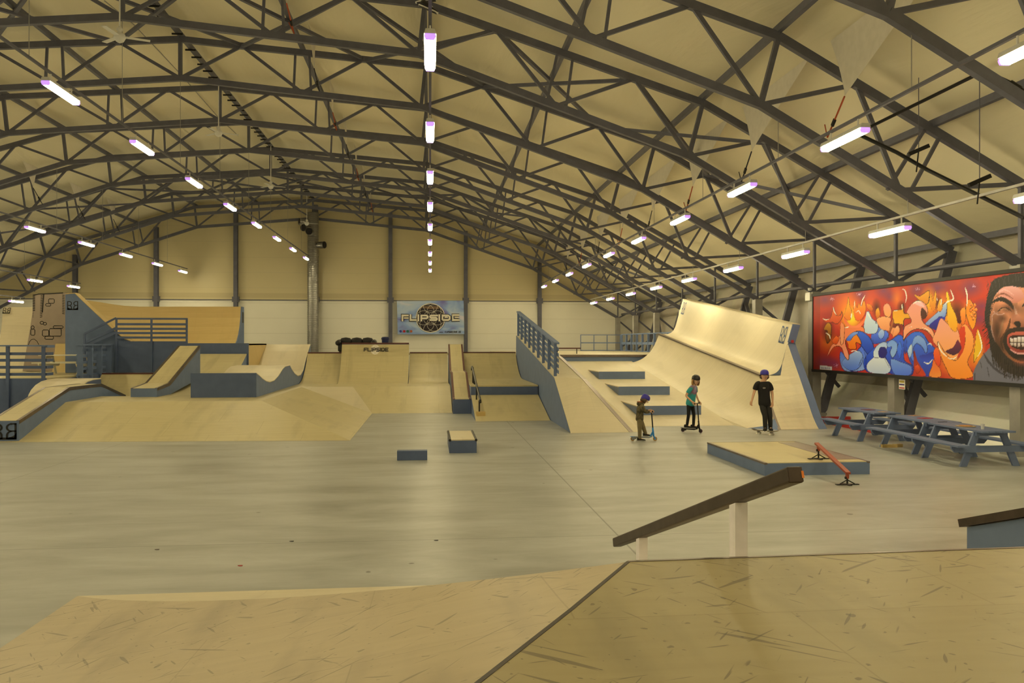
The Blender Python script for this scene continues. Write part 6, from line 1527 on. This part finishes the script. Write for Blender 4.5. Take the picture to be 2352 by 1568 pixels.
def wheel(parent, c, r_, wd_, ax, m, hub):
    a = Vector(ax).normalized(); w_ = MB().tube(c - a*wd_/2, c + a*wd_/2, r_, n=22).build('wheel', m, parent, bevel=.004)
    MB().tube(c - a*(wd_/2 + .003), c + a*(wd_/2 + .003), r_*.62, n=16).build('wheel_hub', hub, w_); return w_
def scooter(label, m_deck, m_fork, m_bar, m_wheel, m_hub, L, hb, wbar, grips=BLACK, wr=.055):
    """kick scooter along +x, origin on the floor under its middle"""
    t = thing('kick_scooter', label, 'scooter', (0, 0, 0)); WLOC[t.name] = Vector(); h = L/2
    MB().prism([(-h + .02, -.055, .075), (h - .14, -.055, .075), (h - .06, -.03, .10), (h - .06, .03, .10), (h - .14, .055, .075), (-h + .02, .055, .075)], (0, 0, .03)).build('deck', m_deck, t)
    MB().box(-h + .04, h - .16, -.05, .05, .105, .109).build('grip_tape', BLACK, t)
    for s in (-1, 1): MB().box(-h - .03, -h + .09, s*.026 - .005, s*.026 + .005, .045, .10).build('rear_fork', m_deck, t)
    MB().prism([(-h - .05, -.02, .118), (-h + .05, -.02, .118), (-h + .07, -.02, .112), (-h - .07, -.02, .10)], (0, .04, 0)).build('rear_brake', m_fork, t)
    wheel(t, V3(-h, 0, wr), wr, .026, (0, 1, 0), m_wheel, m_hub); wheel(t, V3(h + .02, 0, wr), wr, .026, (0, 1, 0), m_wheel, m_hub)
    top = V3(h - .075, 0, hb)
    MB().tube((h - .11, 0, .095), (h - .045, 0, .22), .024).build('neck', m_fork, t)
    for s in (-1, 1): MB().beam((h - .035, s*.024, .17), (h + .02, s*.024, wr - .01), .014, .032).build('front_fork', m_fork, t)
    MB().tube((h - .02, 0, .13), (h - .035, 0, .26), .026).build('head_tube', m_fork, t)
    MB().tube((h - .03, 0, .22), top, .017).build('steering_column', m_bar, t)
    MB().tube((h - .034, 0, .26), (h - .042, 0, .34), .023).build('clamp', m_fork, t)
    MB().tube(top + V3(0, -wbar/2, 0), top + V3(0, wbar/2, 0), .014).build('handlebar', m_bar, t)
    for s in (-1, 1): MB().tube(top + V3(0, s*wbar/2, 0), top + V3(0, s*(wbar/2 - .12), 0), .019).build('grip', grips, t)
    return t
BLUE_S = plain('bright_blue_metal', (.03, .22, .62), .3); GOLD = plain('amber_wheel', (.42, .23, .04), .4); GREYM = plain('grey_metal', (.3, .33, .36), .35, .6); PURP = plain('dark_plum_wheel', (.07, .025, .05), .4)
# --- small child in olive on a blue scooter, seen from the side
sc1 = scooter('small blue kick scooter with amber wheels, ridden by the little child', GREYM, BLUE_S, BLACKM, GOLD, GREYM, .56, .775, .36)
q = onZ(1478, 1012); ROT = -TH
sc1.location = (q.x, q.y, 0); sc1.rotation_euler = (0, 0, ROT)
s_ = .72
J1 = dict(pelvis=V3(-.10, 0, .60), chest=V3(-.085, 0, .84), neck=V3(-.03, 0, .965), head=V3(.035, 0, 1.055), hr=.088, sole=.112, soler=.005,
  shl=V3(-.06, .115, .91), ell=V3(.02, .15, .75), wrl=V3(.15, .14, .775), hal=V3(.20, .135, .785), shr=V3(-.06, -.115, .91), elr=V3(.02, -.15, .74), wrr=V3(.15, -.14, .775), har=V3(.20, -.135, .785), curll=V3(.1, 0, -1), curlr=V3(.1, 0, -1),
  hipl=V3(-.09, .065, .56), knl=V3(.0, .06, .36), anl=V3(.06, .035, .18), toel=V3(.15, .035, .14), hipr=V3(-.11, -.065, .56), knr=V3(-.11, -.075, .33), anr=V3(-.11, -.085, .075), toer=V3(-.02, -.085, .04), hem=.09, leg=1.12, hairlen=.05)
p1 = person('little child in olive jacket and blue helmet leaning over a blue scooter', J1, dict(skin=SKIN, top=CAMO, legs=OLIVE, shoe=BLK_C), hair=HAIR_D, helmet=HEL_B, face_dir=V3(.86, -.12, -.5), long_sleeve=True, sh=.80)
p1.location = (q.x, q.y, 0); p1.rotation_euler = (0, 0, ROT)
hd_ = MB(); hd_.lathe([(.05, -.05), (.085, -.03), (.095, .01), (.08, .05), (.05, .06)], 16, V3(-.085, 0, .955), 1.0, 1.1); hd_.build('hood', CAMO, p1, smooth=True)
hl_ = MB(); hl_.lathe([(.088, .05), (.084, .062), (.07, .066)], 16, V3(-.085, 0, .955), 1.0, 1.1); hl_.build('hood_lining', plain('rust_lining', (.32, .10, .03), .8), p1, smooth=True)
# --- fair-haired child in tie-dye shirt on a black scooter
sc2 = scooter('black kick scooter with plum wheels, ridden by the fair-haired child', BLACKM, BLACKM, BLACKM, PURP, BLACKM, .50, .83, .42)
q = onZ(1588, 992.5); yaw2 = ROT - R(32)
sc2.location = (q.x, q.y, 0); sc2.rotation_euler = (0, 0, yaw2)
J2 = dict(pelvis=V3(-.02, .0, .86), chest=V3(.03, .0, 1.14), neck=V3(.09, .0, 1.34), head=V3(.135, .0, 1.455), hr=.102, sole=.112,
  shl=V3(.06, .165, 1.27), ell=V3(.02, .32, 1.06), wrl=V3(.13, .235, .885), hal=V3(.18, .20, .84), shr=V3(.06, -.165, 1.27), elr=V3(-.07, -.27, 1.05), wrr=V3(.10, -.225, .885), har=V3(.17, -.20, .84), curll=V3(.6, 0, -.8), curlr=V3(.6, 0, -.8),
  hipl=V3(-.02, .08, .82), knl=V3(.05, .07, .49), anl=V3(.05, .025, .19), toel=V3(.16, .03, .145), hipr=V3(-.04, -.08, .82), knr=V3(-.06, -.07, .49), anr=V3(-.12, -.03, .19), toer=V3(-.01, -.03, .145), hem=.11, leg=.80, hairlen=.10, fit=1.06, hair0=170, hair1=200)
p2 = person('fair-haired child in a teal tie-dye shirt and shiny black helmet on a scooter', J2, dict(skin=SKIN, top=TEAL, legs=BLK_C, shoe=BLK_C), hair=HAIR, helmet=HEL_K, face_dir=V3(.80, -.55, -.12), sh=.92)
p2.location = (q.x, q.y, 0); p2.rotation_euler = (0, 0, yaw2)
# --- teenager in black on a skateboard
sk = thing('skateboard', 'skateboard rolling under the teenager in black', 'skateboard', (0, 0, 0)); WLOC[sk.name] = Vector()
MB().loft([[(x, w_*math.cos(a_), z + .006*math.sin(a_)) for a_ in [2*math.pi*k/12 for k in range(12)]] for x, w_, z in ((-.40, .04, .135), (-.37, .085, .125), (-.28, .10, .098), (.28, .10, .098), (.37, .085, .125), (.40, .04, .135))]).build('deck', RAWWOOD, sk, smooth=True)
MB().loft([[(x, w_*math.cos(a_), z + .002*math.sin(a_)) for a_ in [2*math.pi*k/12 for k in range(12)]] for x, w_, z in ((-.39, .045, .139), (-.37, .08, .131), (-.28, .097, .105), (.28, .097, .105), (.37, .08, .131), (.39, .045, .139))]).build('grip_tape', BLACK, sk, smooth=True)
for s in (-1, 1):
    tr_ = MB().beam((s*.2, -.075, .055), (s*.2, .075, .055), .03, .025).build('axle', STEEL_L, sk); MB().box(s*.2 - .035, s*.2 + .035, -.025, .025, .06, .095).build('base', STEEL_L, tr_)
    for y in (-.085, .085): MB().tube((s*.2, y - .018, .027), (s*.2, y + .018, .027), .027, n=14).build('wheel', CREAM, sk)
q = onZ(1757, 997.5); yaw3 = ROT - R(48)
sk.location = (q.x, q.y, 0); sk.rotation_euler = (0, 0, yaw3)
J3 = dict(pelvis=V3(-.02, -.02, .93), chest=V3(-.04, -.02, 1.24), neck=V3(-.055, -.02, 1.475), head=V3(-.02, -.03, 1.61), hr=.108, sole=.104,
  shl=V3(-.225, -.02, 1.41), ell=V3(-.31, -.01, 1.15), wrl=V3(-.385, -.06, .93), hal=V3(-.41, -.08, .86), shr=V3(.12, -.02, 1.40), elr=V3(.20, -.02, 1.13), wrr=V3(.185, -.08, .90), har=V3(.175, -.10, .82), curll=V3(.9, -.3, 0), curlr=V3(-.9, -.3, 0),
  hipl=V3(-.10, -.02, .88), knl=V3(-.03, -.10, .53), anl=V3(-.01, -.06, .195), toel=V3(-.05, -.16, .14), hipr=V3(.06, -.01, .88), knr=V3(.12, -.06, .53), anr=V3(.16, .03, .195), toer=V3(.14, -.10, .14), hem=.16, leg=1.02, hairlen=.03, fit=1.02, hair0=185, hair1=170)
p3 = person('teenager in black T-shirt, charcoal trousers and blue helmet standing on a skateboard', J3, dict(skin=SKIN, top=BLK_C, legs=DENIM, shoe=BLK_C), hair=HAIR_D, helmet=HEL_B, face_dir=V3(-.12, -1, .05), sh=1.1)
p3.location = (q.x, q.y, 0); p3.rotation_euler = (0, 0, ROT)
mb = MB(); ribbon(mb, [(.035*math.cos(R(a_)), .014*math.sin(R(a_))) for a_ in range(0, 360, 24)], .006, lambda a_, b_: V3(-.075 + a_, -.168, 1.295 + b_), True); mb.build('chest_print', CREAM, p3, fix=False)
